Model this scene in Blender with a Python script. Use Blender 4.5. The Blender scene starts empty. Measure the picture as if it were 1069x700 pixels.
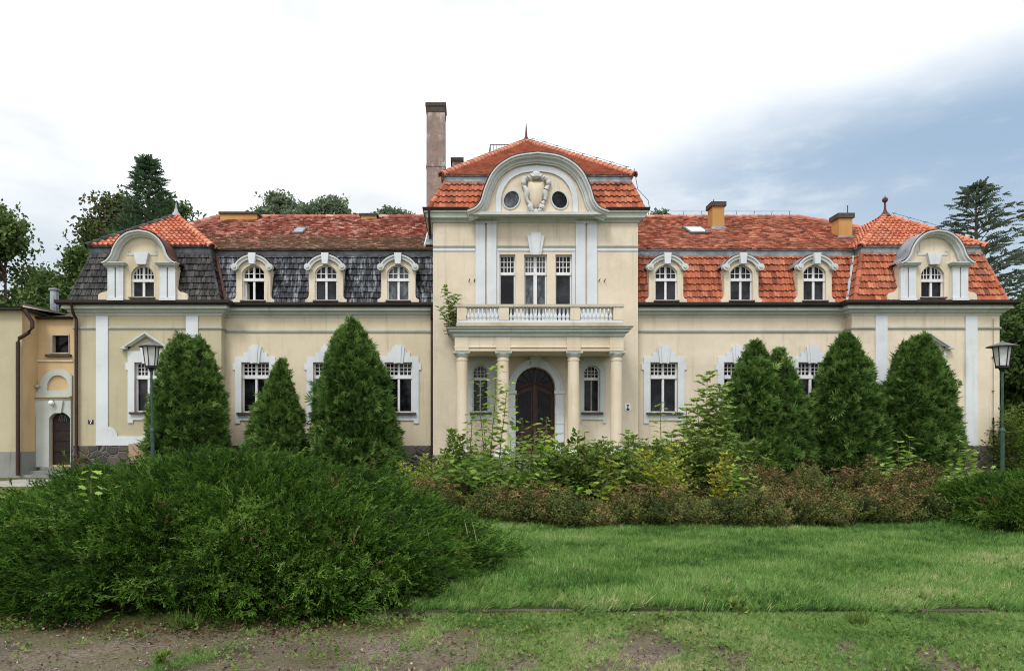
import bpy, bmesh, math, random
import numpy as np
from mathutils import Vector, Matrix, geometry

sc = bpy.context.scene
R = math.radians
PI = math.pi

# ------------------------------------------------------------------ camera
D, F, CX, CZ, VX, VY = 26.9, 713.0, -2.603, 1.65, 490.0, 453.0
cam = bpy.data.cameras.new("camera")
cam.sensor_width = 36.0
cam.lens = 36.0 * F / 1069.0
cam.shift_x = (534.5 - VX) / 1069.0
cam.shift_y = (VY - 350.0) / 1069.0
cam.clip_end = 2000.0
cam_ob = bpy.data.objects.new("camera", cam)
sc.collection.objects.link(cam_ob)
cam_ob.location = (CX, -D, CZ)
cam_ob.rotation_euler = (R(90), 0, 0)
sc.camera = cam_ob

# ------------------------------------------------------------------ sky, sun, exposure
SUN_EL, SUN_AZ = 52.0, 205.0            # azimuth clockwise from +Y: behind the camera, a little to its left
world = bpy.data.worlds.new("World")
sc.world = world
world.use_nodes = True
wt = world.node_tree
wt.nodes.clear()
def wn(t, **kw):
    n = wt.nodes.new(t)
    for k, v in kw.items():
        setattr(n, k, v)
    return n
sky = wn("ShaderNodeTexSky", sky_type='NISHITA', sun_disc=False,
         sun_elevation=R(SUN_EL), sun_rotation=R(SUN_AZ))
tc = wn("ShaderNodeTexCoord")
def vdot(vec):
    n = wn("ShaderNodeVectorMath", operation='DOT_PRODUCT')
    wt.links.new(tc.outputs['Generated'], n.inputs[0])
    n.inputs[1].default_value = vec
    return n.outputs['Value']
def wmath(op, a, b=None, c=None):
    n = wn("ShaderNodeMath", operation=op)
    for i, q in enumerate((a, b, c)):
        if q is None: continue
        if isinstance(q, (int, float)): n.inputs[i].default_value = q
        else: wt.links.new(q, n.inputs[i])
    return n.outputs[0]
def wrange(v, a, b, c=0.0, d=1.0):
    n = wn("ShaderNodeMapRange", interpolation_type='SMOOTHSTEP')
    wt.links.new(v, n.inputs[0])
    for i, q in enumerate((a, b, c, d)): n.inputs[1 + i].default_value = q
    return n.outputs[0]
def wnoise(scale, detail, rough, stretch=(1, 1, 1)):
    m = wn("ShaderNodeMapping"); m.inputs['Scale'].default_value = stretch
    wt.links.new(tc.outputs['Generated'], m.inputs['Vector'])
    n = wn("ShaderNodeTexNoise"); n.inputs['Scale'].default_value = scale
    n.inputs['Detail'].default_value = detail; n.inputs['Roughness'].default_value = rough
    wt.links.new(m.outputs[0], n.inputs['Vector'])
    return n.outputs['Fac']
big = wnoise(2.6, 4, .5, (1, 1, 2.2))
fine = wnoise(7.0, 6, .58, (1, 1, 3.0))
wob = wmath('ADD', wmath('MULTIPLY', wmath('SUBTRACT', big, .5), .13), wmath('MULTIPLY', wmath('SUBTRACT', fine, .5), .07))
# a darker bank of rain cloud low on the right, its upper edge climbing to the right
bank = wmath('MULTIPLY', wrange(wmath('ADD', vdot((.34, .335, -1.0)), wob), -.045, .085),
             wrange(wmath('ADD', vdot((1.0, -.15, .05)), wob), -.10, .26))
# a faint grey veil low on the left
veil = wmath('MULTIPLY', wrange(wmath('ADD', vdot((-1.0, -.40, 0.0)), wob), -.06, .18),
             wrange(wmath('ADD', vdot((0, .38, -1.0)), wob), -.05, .10))
puff = wrange(wmath('ADD', wmath('MULTIPLY', fine, .6), wmath('MULTIPLY', big, .4)), .44, .62)
low = wrange(wmath('ADD', vdot((0, .42, -1.0)), wob), -.05, .16)
def wmix(f, a, b):
    n = wn("ShaderNodeMix", data_type='RGBA')
    if isinstance(f, (int, float)): n.inputs['Factor'].default_value = f
    else: wt.links.new(f, n.inputs['Factor'])
    for k, q in (('A', a), ('B', b)):
        s_ = n.inputs[6 if k == 'A' else 7]
        if isinstance(q, tuple): s_.default_value = (*q, 1)
        else: wt.links.new(q, s_)
    return n.outputs[2]
SKY_STR = 0.12
K = 1.0 / SKY_STR
def lum(r, g, b): return (r * K, g * K, b * K)
BANK, BANK_L, VEIL = lum(.325, .445, .59), lum(.63, .70, .765), lum(.60, .67, .72)
bankc = wmix(wmath('ADD', wmath('MULTIPLY', puff, .80), wmath('MULTIPLY', low, .55)), BANK, BANK_L)
# the overcast gets brighter towards the zenith and behind the camera
up = wrange(vdot((0, -.35, 1.0)), -.1, 1.0)
whitec = wmix(up, lum(1.02, 1.03, 1.04), lum(1.9, 1.9, 1.88))
shade = wrange(wnoise(1.9, 5, .55, (1, 1, 2.6)), .40, .66, 0, .85)
whitec = wmix(shade, whitec, lum(.70, .73, .76))
cl = wmix(veil, whitec, VEIL)
cl = wmix(bank, cl, bankc)
final = wmix(.93, sky.outputs[0], cl)
bg = wn("ShaderNodeBackground"); bg.inputs['Strength'].default_value = SKY_STR
wt.links.new(final, bg.inputs['Color'])
wo = wn("ShaderNodeOutputWorld")
wt.links.new(bg.outputs[0], wo.inputs['Surface'])

sun_d = bpy.data.lights.new("sun", 'SUN')
sun_d.energy = 1.5
sun_d.angle = R(14)
sun_d.color = (1.0, .965, .91)
sun = bpy.data.objects.new("sun", sun_d)
sc.collection.objects.link(sun)
az = R(SUN_AZ)
sd = Vector((math.sin(az) * math.cos(R(SUN_EL)), math.cos(az) * math.cos(R(SUN_EL)), math.sin(R(SUN_EL))))
sun.rotation_euler = sd.to_track_quat('Z', 'Y').to_euler()
sun.location = sd * 60

sc.view_settings.view_transform = 'Standard'
sc.view_settings.look = 'None'
sc.view_settings.gamma = 1.0
sc.view_settings.use_curve_mapping = False
sc.view_settings.exposure = 0.25
sc.render.film_transparent = False
sc.cycles.max_bounces = 6
sc.cycles.diffuse_bounces = 3
sc.cycles.glossy_bounces = 2
sc.cycles.transmission_bounces = 3
sc.cycles.transparent_max_bounces = 4
sc.cycles.caustics_reflective = False
sc.cycles.caustics_refractive = False
sc.cycles.use_adaptive_sampling = False
sc.cycles.filter_width = 1.05
sc.cycles.use_denoising = True
sc.cycles.denoiser = 'OPENIMAGEDENOISE'
sc.cycles.denoising_input_passes = 'RGB_ALBEDO_NORMAL'
sc.cycles.denoising_prefilter = 'NONE'
sc.cycles.denoising_quality = 'HIGH'

# ------------------------------------------------------------------ helpers
rnd = random.Random(11)
rng = np.random.default_rng(11)
def S(Y): return F / (D + Y)
def X(px, Y=0.0): return CX + (px - VX) / S(Y)
def Z(py, Y=0.0): return CZ + (VY - py) / S(Y)
col = sc.collection
OFF = {}

def thing(name, label, cat, loc=(0, 0, 0), group=None):
    o = bpy.data.objects.new(name, None)
    o.empty_display_size = .3
    col.objects.link(o)
    o.location = loc
    o['label'] = label; o['category'] = cat
    if group: o['group'] = group
    OFF[o.name] = Vector(loc)
    return o
def tag(o, label, cat, group=None, kind=None):
    o['label'] = label; o['category'] = cat
    if group: o['group'] = group
    if kind: o['kind'] = kind
    return o

def link(name, me, parent=None, origin=None):
    o = bpy.data.objects.new(name, me)
    col.objects.link(o)
    if parent is not None:
        o.parent = parent
        OFF[o.name] = OFF[parent.name]
    else:
        OFF[o.name] = Vector(origin) if origin is not None else Vector((0, 0, 0))
        o.location = OFF[o.name]
    return o

class MB:
    def __init__(s): s.v = []; s.f = []
    def add(s, vs, fs):
        b = len(s.v); s.v.extend(tuple(p) for p in vs); s.f.extend(tuple(i + b for i in f) for f in fs); return s
    def box(s, x0, x1, y0, y1, z0, z1):
        return s.add([(x0,y0,z0),(x1,y0,z0),(x1,y1,z0),(x0,y1,z0),(x0,y0,z1),(x1,y0,z1),(x1,y1,z1),(x0,y1,z1)],
                     [(3,2,1,0),(4,5,6,7),(0,1,5,4),(1,2,6,5),(2,3,7,6),(3,0,4,7)])
    def prism(s, pts, y0, y1):                      # polygon in XZ given depth in Y
        n = len(pts)
        vs = [(x, y0, z) for x, z in pts] + [(x, y1, z) for x, z in pts]
        fs = [tuple(range(n)), tuple(range(2 * n - 1, n - 1, -1))]
        fs += [(i, i + n, (i + 1) % n + n, (i + 1) % n) for i in range(n)]
        return s.add(vs, fs)
    def prism_z(s, pts, z0, z1):                    # polygon in XY given height
        n = len(pts)
        vs = [(x, y, z0) for x, y in pts] + [(x, y, z1) for x, y in pts]
        fs = [tuple(range(n)), tuple(range(2 * n - 1, n - 1, -1))]
        fs += [(i, i + n, (i + 1) % n + n, (i + 1) % n) for i in range(n)]
        return s.add(vs, fs)
    def holed(s, outer, holes, y0, y1, back=False): # XZ polygon with holes, given depth
        loops = [outer] + list(holes)
        flat = [p for L in loops for p in L]
        tri = geometry.tessellate_polygon([[Vector((x, z, 0)) for x, z in L] for L in loops])
        n = len(flat)
        vs = [(x, y0, z) for x, z in flat] + [(x, y1, z) for x, z in flat]
        fs = [tuple(t) for t in tri]
        if back: fs += [(c + n, b + n, a + n) for a, b, c in tri]
        k = 0
        for L in loops:
            m = len(L)
            fs += [(k + i, k + i + n, k + (i + 1) % m + n, k + (i + 1) % m) for i in range(m)]
            k += m
        return s.add(vs, fs)
    def sweep(s, path, sec, mode, closed=False):
        # path of 2-D points; section (o, d): o is offset along the path's side normal, d the other axis
        n = len(path); m = len(sec)
        P = [Vector(p) for p in path]; offs = []
        for i in range(n):
            if closed: a, b = P[i] - P[i - 1], P[(i + 1) % n] - P[i]
            else:
                a = P[i] - P[i - 1] if i else P[1] - P[0]
                b = P[i + 1] - P[i] if i < n - 1 else P[i] - P[i - 1]
            a = a.normalized(); b = b.normalized()
            na = Vector((a.y, -a.x)); nb = Vector((b.y, -b.x))
            q = na + nb
            if q.length < 1e-6: q = na
            q.normalize()
            offs.append(q / max(.35, q.dot(na)))
        vs = []
        for p, q in zip(P, offs):
            for o, d in sec:
                w = p + q * o
                vs.append((w.x, d, w.y) if mode == 'xz' else (w.x, w.y, d))
        fs = []
        for i in range(n if closed else n - 1):
            j = (i + 1) % n
            for k in range(m):
                l = (k + 1) % m
                fs.append((i * m + k, i * m + l, j * m + l, j * m + k))
        if not closed:
            fs.append(tuple(range(m))); fs.append(tuple((n - 1) * m + k for k in range(m - 1, -1, -1)))
        return s.add(vs, fs)
    def lathe(s, cx, cy, prof, n=16, a0=0.0):
        vs = []; fs = []
        for r, z in prof:
            for k in range(n):
                a = a0 + 2 * PI * k / n
                vs.append((cx + r * math.cos(a), cy + r * math.sin(a), z))
        m = len(prof)
        for i in range(m - 1):
            for k in range(n):
                l = (k + 1) % n
                fs.append((i * n + k, i * n + l, (i + 1) * n + l, (i + 1) * n + k))
        fs.append(tuple(range(n - 1, -1, -1))); fs.append(tuple((m - 1) * n + k for k in range(n)))
        return s.add(vs, fs)
    def tube(s, pts, rad, n=8):
        P = [Vector(p) for p in pts]
        if isinstance(rad, (int, float)): rad = [rad] * len(P)
        vs = []; fs = []
        for i, p in enumerate(P):
            t = (P[min(i + 1, len(P) - 1)] - P[max(i - 1, 0)]).normalized()
            ref = Vector((0, 0, 1)) if abs(t.z) < .9 else Vector((1, 0, 0))
            u = t.cross(ref).normalized(); w = t.cross(u)
            for k in range(n):
                a = 2 * PI * k / n
                vs.append(p + (u * math.cos(a) + w * math.sin(a)) * rad[i])
        for i in range(len(P) - 1):
            for k in range(n):
                l = (k + 1) % n
                fs.append((i * n + k, i * n + l, (i + 1) * n + l, (i + 1) * n + k))
        fs.append(tuple(range(n))); fs.append(tuple((len(P) - 1) * n + k for k in range(n - 1, -1, -1)))
        return s.add(vs, fs)
    def ball(s, c, r, n=12, sq=(1, 1, 1)):
        prof = [(max(1e-4, r * math.sin(PI * i / n)), -r * math.cos(PI * i / n)) for i in range(n + 1)]
        b = len(s.v)
        s.lathe(0, 0, prof, n)
        for i in range(b, len(s.v)):
            x, y, z = s.v[i]; s.v[i] = (c[0] + x * sq[0], c[1] + y * sq[1], c[2] + z * sq[2])
        return s
    def build(s, name, mat, parent=None, origin=None, smooth=35, normals=True, label=None):
        off = OFF[parent.name] if parent is not None else (Vector(origin) if origin is not None else Vector((0, 0, 0)))
        me = bpy.data.meshes.new(name)
        me.from_pydata([(x - off.x, y - off.y, z - off.z) for x, y, z in s.v], [], s.f)
        if normals:
            bm = bmesh.new(); bm.from_mesh(me)
            bmesh.ops.recalc_face_normals(bm, faces=bm.faces)
            bm.to_mesh(me); bm.free()
        me.materials.append(mat)
        if smooth:
            me.shade_smooth()
            me.set_sharp_from_angle(angle=R(smooth))
        o = link(name, me, parent, origin)
        if label: o['label'] = label
        return o

def arch(cx, hw, z0, zs, rise, n=14):
    """opening outline: bottom left, bottom right, then the arch from right to left"""
    pts = [(cx - hw, z0), (cx + hw, z0)]
    for i in range(n + 1):
        a = PI * i / n
        pts.append((cx + hw * math.cos(a), zs + rise * math.sin(a)))
    return pts
def rect(x0, x1, z0, z1): return [(x0, z0), (x1, z0), (x1, z1), (x0, z1)]

def np_mesh(name, V, faces_flat, sizes, mat, parent=None, origin=None, tint=None, tint_dom='FACE', smooth=False):
    """fast mesh from arrays: V (n,3) world coordinates, flat loop indices, loop counts per face"""
    off = OFF[parent.name] if parent is not None else (Vector(origin) if origin is not None else Vector((0, 0, 0)))
    V = np.asarray(V, dtype=np.float32) - np.array(off, dtype=np.float32)
    me = bpy.data.meshes.new(name)
    nf = len(sizes)
    me.vertices.add(len(V)); me.loops.add(len(faces_flat)); me.polygons.add(nf)
    me.vertices.foreach_set('co', V.ravel())
    me.loops.foreach_set('vertex_index', np.asarray(faces_flat, dtype=np.int32))
    st = np.zeros(nf, dtype=np.int32); st[1:] = np.cumsum(sizes)[:-1]
    me.polygons.foreach_set('loop_start', st)
    if tint is not None:
        at = me.attributes.new('tint', 'FLOAT', tint_dom)
        at.data.foreach_set('value', np.asarray(tint, dtype=np.float32))
    me.polygons.foreach_set('use_smooth', np.full(nf, bool(smooth)))
    me.update(calc_edges=True)
    me.materials.append(mat)
    return link(name, me, parent, origin)

# ------------------------------------------------------------------ materials
def lin(r, g, b):                                    # 0-255 display value -> linear
    f = lambda c: (c / 12.92 if c <= .04045 else ((c + .055) / 1.055) ** 2.4)
    return tuple(f(q / 255.0) for q in (r, g, b))

class NT:
    def __init__(s, name, rough=.85, spec=.25):
        s.m = bpy.data.materials.new(name); s.m.use_nodes = True
        s.t = s.m.node_tree; s.b = s.t.nodes['Principled BSDF']
        s.b.inputs['Roughness'].default_value = rough
        s.b.inputs['Specular IOR Level'].default_value = spec
        s.co = s.t.nodes.new('ShaderNodeTexCoord')
    def n(s, t, **kw):
        q = s.t.nodes.new(t)
        for k, v in kw.items(): setattr(q, k, v)
        return q
    def l(s, a, b): s.t.links.new(a, b)
    def map(s, scale=(1, 1, 1), src=None):
        m = s.n('ShaderNodeMapping'); m.inputs['Scale'].default_value = scale
        s.l(src or s.co.outputs['Object'], m.inputs['Vector']); return m.outputs[0]
    def noise(s, scale, detail=4, rough=.55, stretch=(1, 1, 1)):
        q = s.n('ShaderNodeTexNoise'); q.inputs['Scale'].default_value = scale
        q.inputs['Detail'].default_value = detail; q.inputs['Roughness'].default_value = rough
        s.l(s.map(stretch), q.inputs['Vector']); return q.outputs['Fac']
    def ramp(s, v, a, b, c=0.0, d=1.0):
        q = s.n('ShaderNodeMapRange'); q.interpolation_type = 'SMOOTHSTEP'
        s.l(v, q.inputs[0])
        for i, k in enumerate((a, b, c, d)): q.inputs[1 + i].default_value = k
        return q.outputs[0]
    def math(s, op, a, b=None):
        q = s.n('ShaderNodeMath', operation=op)
        for i, k in enumerate((a, b)):
            if k is None: continue
            if isinstance(k, (int, float)): q.inputs[i].default_value = k
            else: s.l(k, q.inputs[i])
        return q.outputs[0]
    def mix(s, f, a, b, blend='MIX'):
        q = s.n('ShaderNodeMix', data_type='RGBA', blend_type=blend)
        if isinstance(f, (int, float)): q.inputs['Factor'].default_value = f
        else: s.l(f, q.inputs['Factor'])
        for i, k in ((6, a), (7, b)):
            if isinstance(k, tuple): q.inputs[i].default_value = (*k, 1)
            else: s.l(k, q.inputs[i])
        return q.outputs[2]
    def ramp_c(s, v, stops):
        q = s.n('ShaderNodeValToRGB'); e = q.color_ramp.elements
        while len(e) > 1: e.remove(e[-1])
        e[0].position = stops[0][0]; e[0].color = (*stops[0][1], 1)
        for p, c in stops[1:]:
            k = e.new(p); k.color = (*c, 1)
        s.l(v, q.inputs[0]); return q.outputs[0]
    def attr(s, name='tint'):
        q = s.n('ShaderNodeAttribute'); q.attribute_name = name; return q.outputs['Fac']
    def sep(s):
        q = s.n('ShaderNodeSeparateXYZ'); s.l(s.co.outputs['Object'], q.inputs[0]); return q.outputs
    def bump(s, h, strength=.3, dist=.02):
        q = s.n('ShaderNodeBump'); q.inputs['Strength'].default_value = strength; q.inputs['Distance'].default_value = dist
        s.l(h, q.inputs['Height']); s.l(q.outputs[0], s.b.inputs['Normal'])
    def color(s, c):
        if isinstance(c, tuple): s.b.inputs['Base Color'].default_value = (*c, 1)
        else: s.l(c, s.b.inputs['Base Color'])
        return s

def plaster(name, c1, c2, dirt=(.20, .17, .11), amount=.55, patch=None):
    t = NT(name, .92, .15)
    base = t.mix(t.ramp(t.noise(.9, 5, .6), .35, .68), c1, c2)
    streak = t.ramp(t.noise(1.6, 6, .65, (2.6, 1, .22)), .52, .80, 0, amount)
    base = t.mix(streak, base, dirt)
    blot = t.ramp(t.noise(.45, 7, .7, (1, 1, 1.4)), .50, .72, 0, amount * .8)
    base = t.mix(blot, base, tuple(.55 * q + .45 * k for q, k in zip(dirt, c2)))
    run = t.ramp(t.noise(3.5, 7, .72, (3.0, 1, .10)), .58, .78, 0, amount * .9)
    base = t.mix(run, base, dirt)
    fine = t.ramp(t.noise(14, 4, .6), .55, .8, 0, .25)
    base = t.mix(fine, base, dirt)
    spots = t.ramp(t.noise(3.3, 7, .7), .66, .72, 0, .5)
    if patch: base = t.mix(spots, base, patch)
    t.color(base)
    t.bump(t.noise(9, 3, .5), .12, .01)
    return t.m
M = {}
M['cream'] = plaster('cream_plaster', (.675, .595, .468), (.61, .53, .41), (.35, .305, .23), .68, (.57, .54, .47))
M['cream_dull'] = plaster('dull_cream_plaster', (.62, .545, .405), (.56, .485, .355), (.26, .23, .17), .60, (.46, .44, .37))
M['ochre'] = plaster('ochre_plaster', (.475, .425, .295), (.43, .38, .26), (.25, .23, .15), .40, (.42, .40, .31))
M['peach'] = plaster('peach_plaster', (.615, .445, .255), (.56, .40, .225), (.30, .22, .12), .40, (.5, .38, .24))
M['col'] = plaster('column_plaster', (.665, .585, .46), (.62, .525, .39), (.40, .29, .18), .45, (.68, .64, .55))
M['white'] = plaster('white_paint', (.625, .655, .695), (.56, .59, .62), (.38, .38, .34), .55, (.58, .58, .55))
M['mould'] = plaster('grey_white_moulding', (.52, .55, .52), (.45, .48, .45), (.23, .25, .20), .5, (.36, .37, .32))
M['hood'] = plaster('light_grey_moulding', (.555, .57, .56), (.48, .495, .485), (.30, .31, .28), .45, (.45, .46, .43))
M['line'] = plaster('weathered_string_course', (.33, .345, .31), (.26, .275, .24), (.15, .15, .12), .5)
M['frame'] = plaster('white_window_paint', (.72, .72, .74), (.62, .62, .64), (.36, .35, .34), .3)
M['sand'] = plaster('worn_stone', (.52, .48, .39), (.42, .37, .28), (.20, .17, .12), .6, (.66, .66, .64))
M['brick'] = plaster('bare_brick', (.40, .27, .19), (.34, .23, .16), (.2, .15, .1), .4, (.45, .38, .3))
M['socle'] = plaster('grey_render', (.26, .265, .25), (.21, .215, .20), (.10, .10, .09), .6)

def simple(name, c, rough=.6, spec=.3, metal=0.0, var=.25, scale=6):
    t = NT(name, rough, spec)
    dk = tuple(q * (1 - var) for q in c); lt = tuple(min(1, q * (1 + var)) for q in c)
    t.color(t.mix(t.ramp(t.noise(scale, 5, .6), .3, .7), dk, lt))
    t.b.inputs['Metallic'].default_value = metal
    return t.m
M['gutter'] = simple('dark_gutter', (.018, .012, .010), .6)
M['pipe'] = simple('brown_pipe', (.042, .020, .016), .5)
M['zinc'] = simple('zinc_sheet', (.27, .30, .33), .5, .4, .25, .3, 3)
M['dark_zinc'] = simple('dark_zinc_sheet', (.085, .095, .105), .55, .4, .2, .4, 3)
M['iron'] = simple('black_iron', (.015, .014, .014), .5)
M['rust'] = simple('rusty_iron', (.10, .045, .035), .7, .2, 0, .4, 12)
M['green_metal'] = simple('green_pole_paint', (.030, .062, .046), .5, .35, 0, .3, 9)
M['lamp_roof'] = simple('lamp_roof_metal', (.10, .095, .09), .6, .3, 0, .4, 9)
M['milk'] = simple('milky_glass', (.55, .56, .55), .35, .5, 0, .15, 5)
M['globe'] = simple('white_globe', (.80, .80, .80), .3, .5, 0, .05)
M['sillwood'] = simple('brown_sill', (.065, .046, .040), .6)
M['door'] = simple('red_brown_wood', (.040, .016, .013), .5, .3, 0, .35, 5)
M['dark_door'] = simple('dark_brown_wood', (.022, .012, .010), .55, .3, 0, .35, 5)
M['plate'] = simple('black_enamel', (.008, .008, .012), .3, .5)
M['enamel'] = simple('white_enamel', (.82, .83, .85), .3, .5, 0, .04)
M['blue'] = simple('dark_blue_enamel', (.010, .018, .075), .3, .5)
M['void'] = simple('unlit_room', (.006, .006, .007), .9, .05)
M['concrete'] = simple('pale_concrete', (.36, .34, .29), .9, .1, 0, .3, 5)
M['chim_yellow'] = plaster('yellow_chimney_brick', (.47, .27, .10), (.42, .23, .085), (.28, .17, .08), .5, (.55, .42, .25))
M['slab'] = simple('dark_chimney_cap', (.07, .062, .055), .8, .1)
def m_glass():
    t = NT('window_glass', .06, .16)
    n = t.math('ADD', t.math('MULTIPLY', t.noise(.38, 2, .5), .7), t.math('MULTIPLY', t.noise(2.6, 5, .65), .45))
    t.color(t.mix(t.ramp(n, .50, .78), (.004, .004, .006), (.045, .048, .055)))  # pale patches put varied reflections into the pane colour
    return t.m
M['glass'] = m_glass()
def m_curtain_reflection():
    t = NT('curtain_and_reflection_glass', .10, .3)
    n = t.noise(3.5, 6, .65, (2.2, 1, 1))
    t.color(t.mix(t.ramp(n, .40, .72), (.03, .034, .04), (.14, .16, .18)))  # pale mottling for the curtain; on the dormer it paints a reflection
    return t.m
M['curtain_reflection'] = m_curtain_reflection()
def m_bigchim():
    t = NT('weathered_chimney', .95, .1)
    b = t.mix(t.ramp(t.noise(1.3, 6, .65), .35, .7), (.29, .215, .185), (.20, .17, .15))
    b = t.mix(t.ramp(t.noise(2.1, 6, .7, (1, 1, .5)), .50, .62, 0, .8), b, (.45, .42, .40))
    b = t.mix(t.ramp(t.noise(5, 8, .75, (1, 1, .5)), .52, .70, 0, .6), b, (.13, .11, .10))
    b = t.mix(t.ramp(t.noise(2.9, 3, .5), .68, .71), b, (.33, .10, .075))
    br = t.n('ShaderNodeTexBrick'); br.inputs['Scale'].default_value = 3.2
    t.l(t.map((1, 1, 1)), br.inputs['Vector'])
    t.color(b); t.bump(t.noise(18, 5, .7), .5, .03)
    return t.m
M['bigchim'] = m_bigchim()
def m_stone():
    t = NT('field_stone', .9, .15)
    v = t.n('ShaderNodeTexVoronoi'); v.inputs['Scale'].default_value = 2.6; t.l(t.map((1, 1, 1.25)), v.inputs['Vector'])
    e = t.n('ShaderNodeTexVoronoi', feature='DISTANCE_TO_EDGE'); e.inputs['Scale'].default_value = 2.6; t.l(t.map((1, 1, 1.25)), e.inputs['Vector'])
    sp = t.n('ShaderNodeSeparateColor'); t.l(v.outputs['Color'], sp.inputs[0])
    c = t.ramp_c(sp.outputs[0], [(0, (.035, .033, .034)), (.35, (.075, .066, .062)), (.6, (.125, .105, .09)), (.8, (.065, .065, .07)), (1, (.17, .15, .13))])
    c = t.mix(t.ramp(t.noise(9, 5, .65), .4, .75, 0, .5), c, (.07, .065, .06))
    m = t.ramp(e.outputs['Distance'], .015, .06, 1, 0)
    c = t.mix(m, c, (.15, .14, .125))
    t.color(c); t.bump(t.ramp(e.outputs['Distance'], 0, .12), .8, .05)
    return t.m
M['stone'] = m_stone()

def tile_mat(name, stops, moss=None, moss_z=None, moss_amt=.6, lichen=None, spec=.2, rough=.8, streak=None):
    t = NT(name, rough, spec)
    v = t.math('ADD', t.math('MULTIPLY', t.attr(), .85), t.math('MULTIPLY', t.noise(1.1, 5, .62), .5))
    v = t.math('SUBTRACT', v, .17)
    c = t.ramp_c(v, stops)
    c = t.mix(t.ramp(t.noise(11, 5, .7), .50, .78, 0, .5), c, tuple(q * .45 for q in stops[0][1]))
    if moss:
        nz = t.noise(1.0, 7, .68, (1, 1, 1.6))
        if moss_z:                                  # moss is thickest low on the slope, where water stays
            z = t.sep()[2]
            nz = t.math('ADD', nz, t.ramp(z, moss_z[0], moss_z[1], .22, -.16))
        c = t.mix(t.ramp(nz, .47, .66, 0, moss_amt), c, moss)
    if lichen:
        n2 = t.noise(2.0, 8, .72, (2.5, 1, .6))
        c = t.mix(t.ramp(n2, .47, .64, 0, lichen[1]), c, lichen[0])
    if streak:
        c = t.mix(t.ramp(t.noise(1.0, 6, .7, (1.0, 1, 4)), .6, .7, 0, streak[1]), c, streak[0])
    t.color(c)
    t.bump(t.noise(35, 4, .6), .3, .01)
    return t.m
OR1, OR2, OR3 = (.28, .082, .045), (.44, .135, .070), (.55, .22, .125)
M['t_orange'] = tile_mat('orange_pantile', [(0, (.13, .045, .030)), (.3, OR1), (.62, OR2), (1, OR3)], moss=(.19, .10, .072), moss_amt=.55)
M['t_bright'] = tile_mat('bright_orange_tile', [(0, (.30, .085, .050)), (.4, (.46, .145, .08)), (1, (.58, .26, .17))], moss=(.16, .09, .06), moss_amt=.25)
M['t_pink'] = tile_mat('salmon_plain_tile', [(0, (.30, .095, .060)), (.4, (.44, .165, .105)), (1, (.56, .26, .175))], moss=(.13, .09, .065), moss_amt=.4)
M['t_brown'] = tile_mat('red_brown_plain_tile', [(0, (.13, .055, .040)), (.33, (.31, .11, .072)), (.66, (.50, .19, .125)), (1, (.64, .36, .25))], moss=(.21, .125, .08), moss_amt=.5)
M['t_mossy'] = tile_mat('mossy_red_tile', [(0, (.10, .042, .034)), (.35, (.25, .082, .060)), (.7, (.42, .155, .115)), (1, (.60, .44, .37))], moss=(.175, .120, .075), moss_z=(9.0, 11.3), moss_amt=.85, streak=((.50, .42, .36), .6))
M['t_slate'] = tile_mat('black_tile', [(0, (.005, .006, .008)), (.5, (.014, .016, .021)), (1, (.055, .062, .078))], lichen=((.29, .315, .35), .75), spec=.16, rough=.5)
M['t_slate2'] = tile_mat('dark_grey_tile', [(0, (.008, .008, .009)), (.5, (.021, .021, .022)), (1, (.058, .056, .056))], lichen=((.15, .145, .135), .5), spec=.2, rough=.6)

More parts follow.
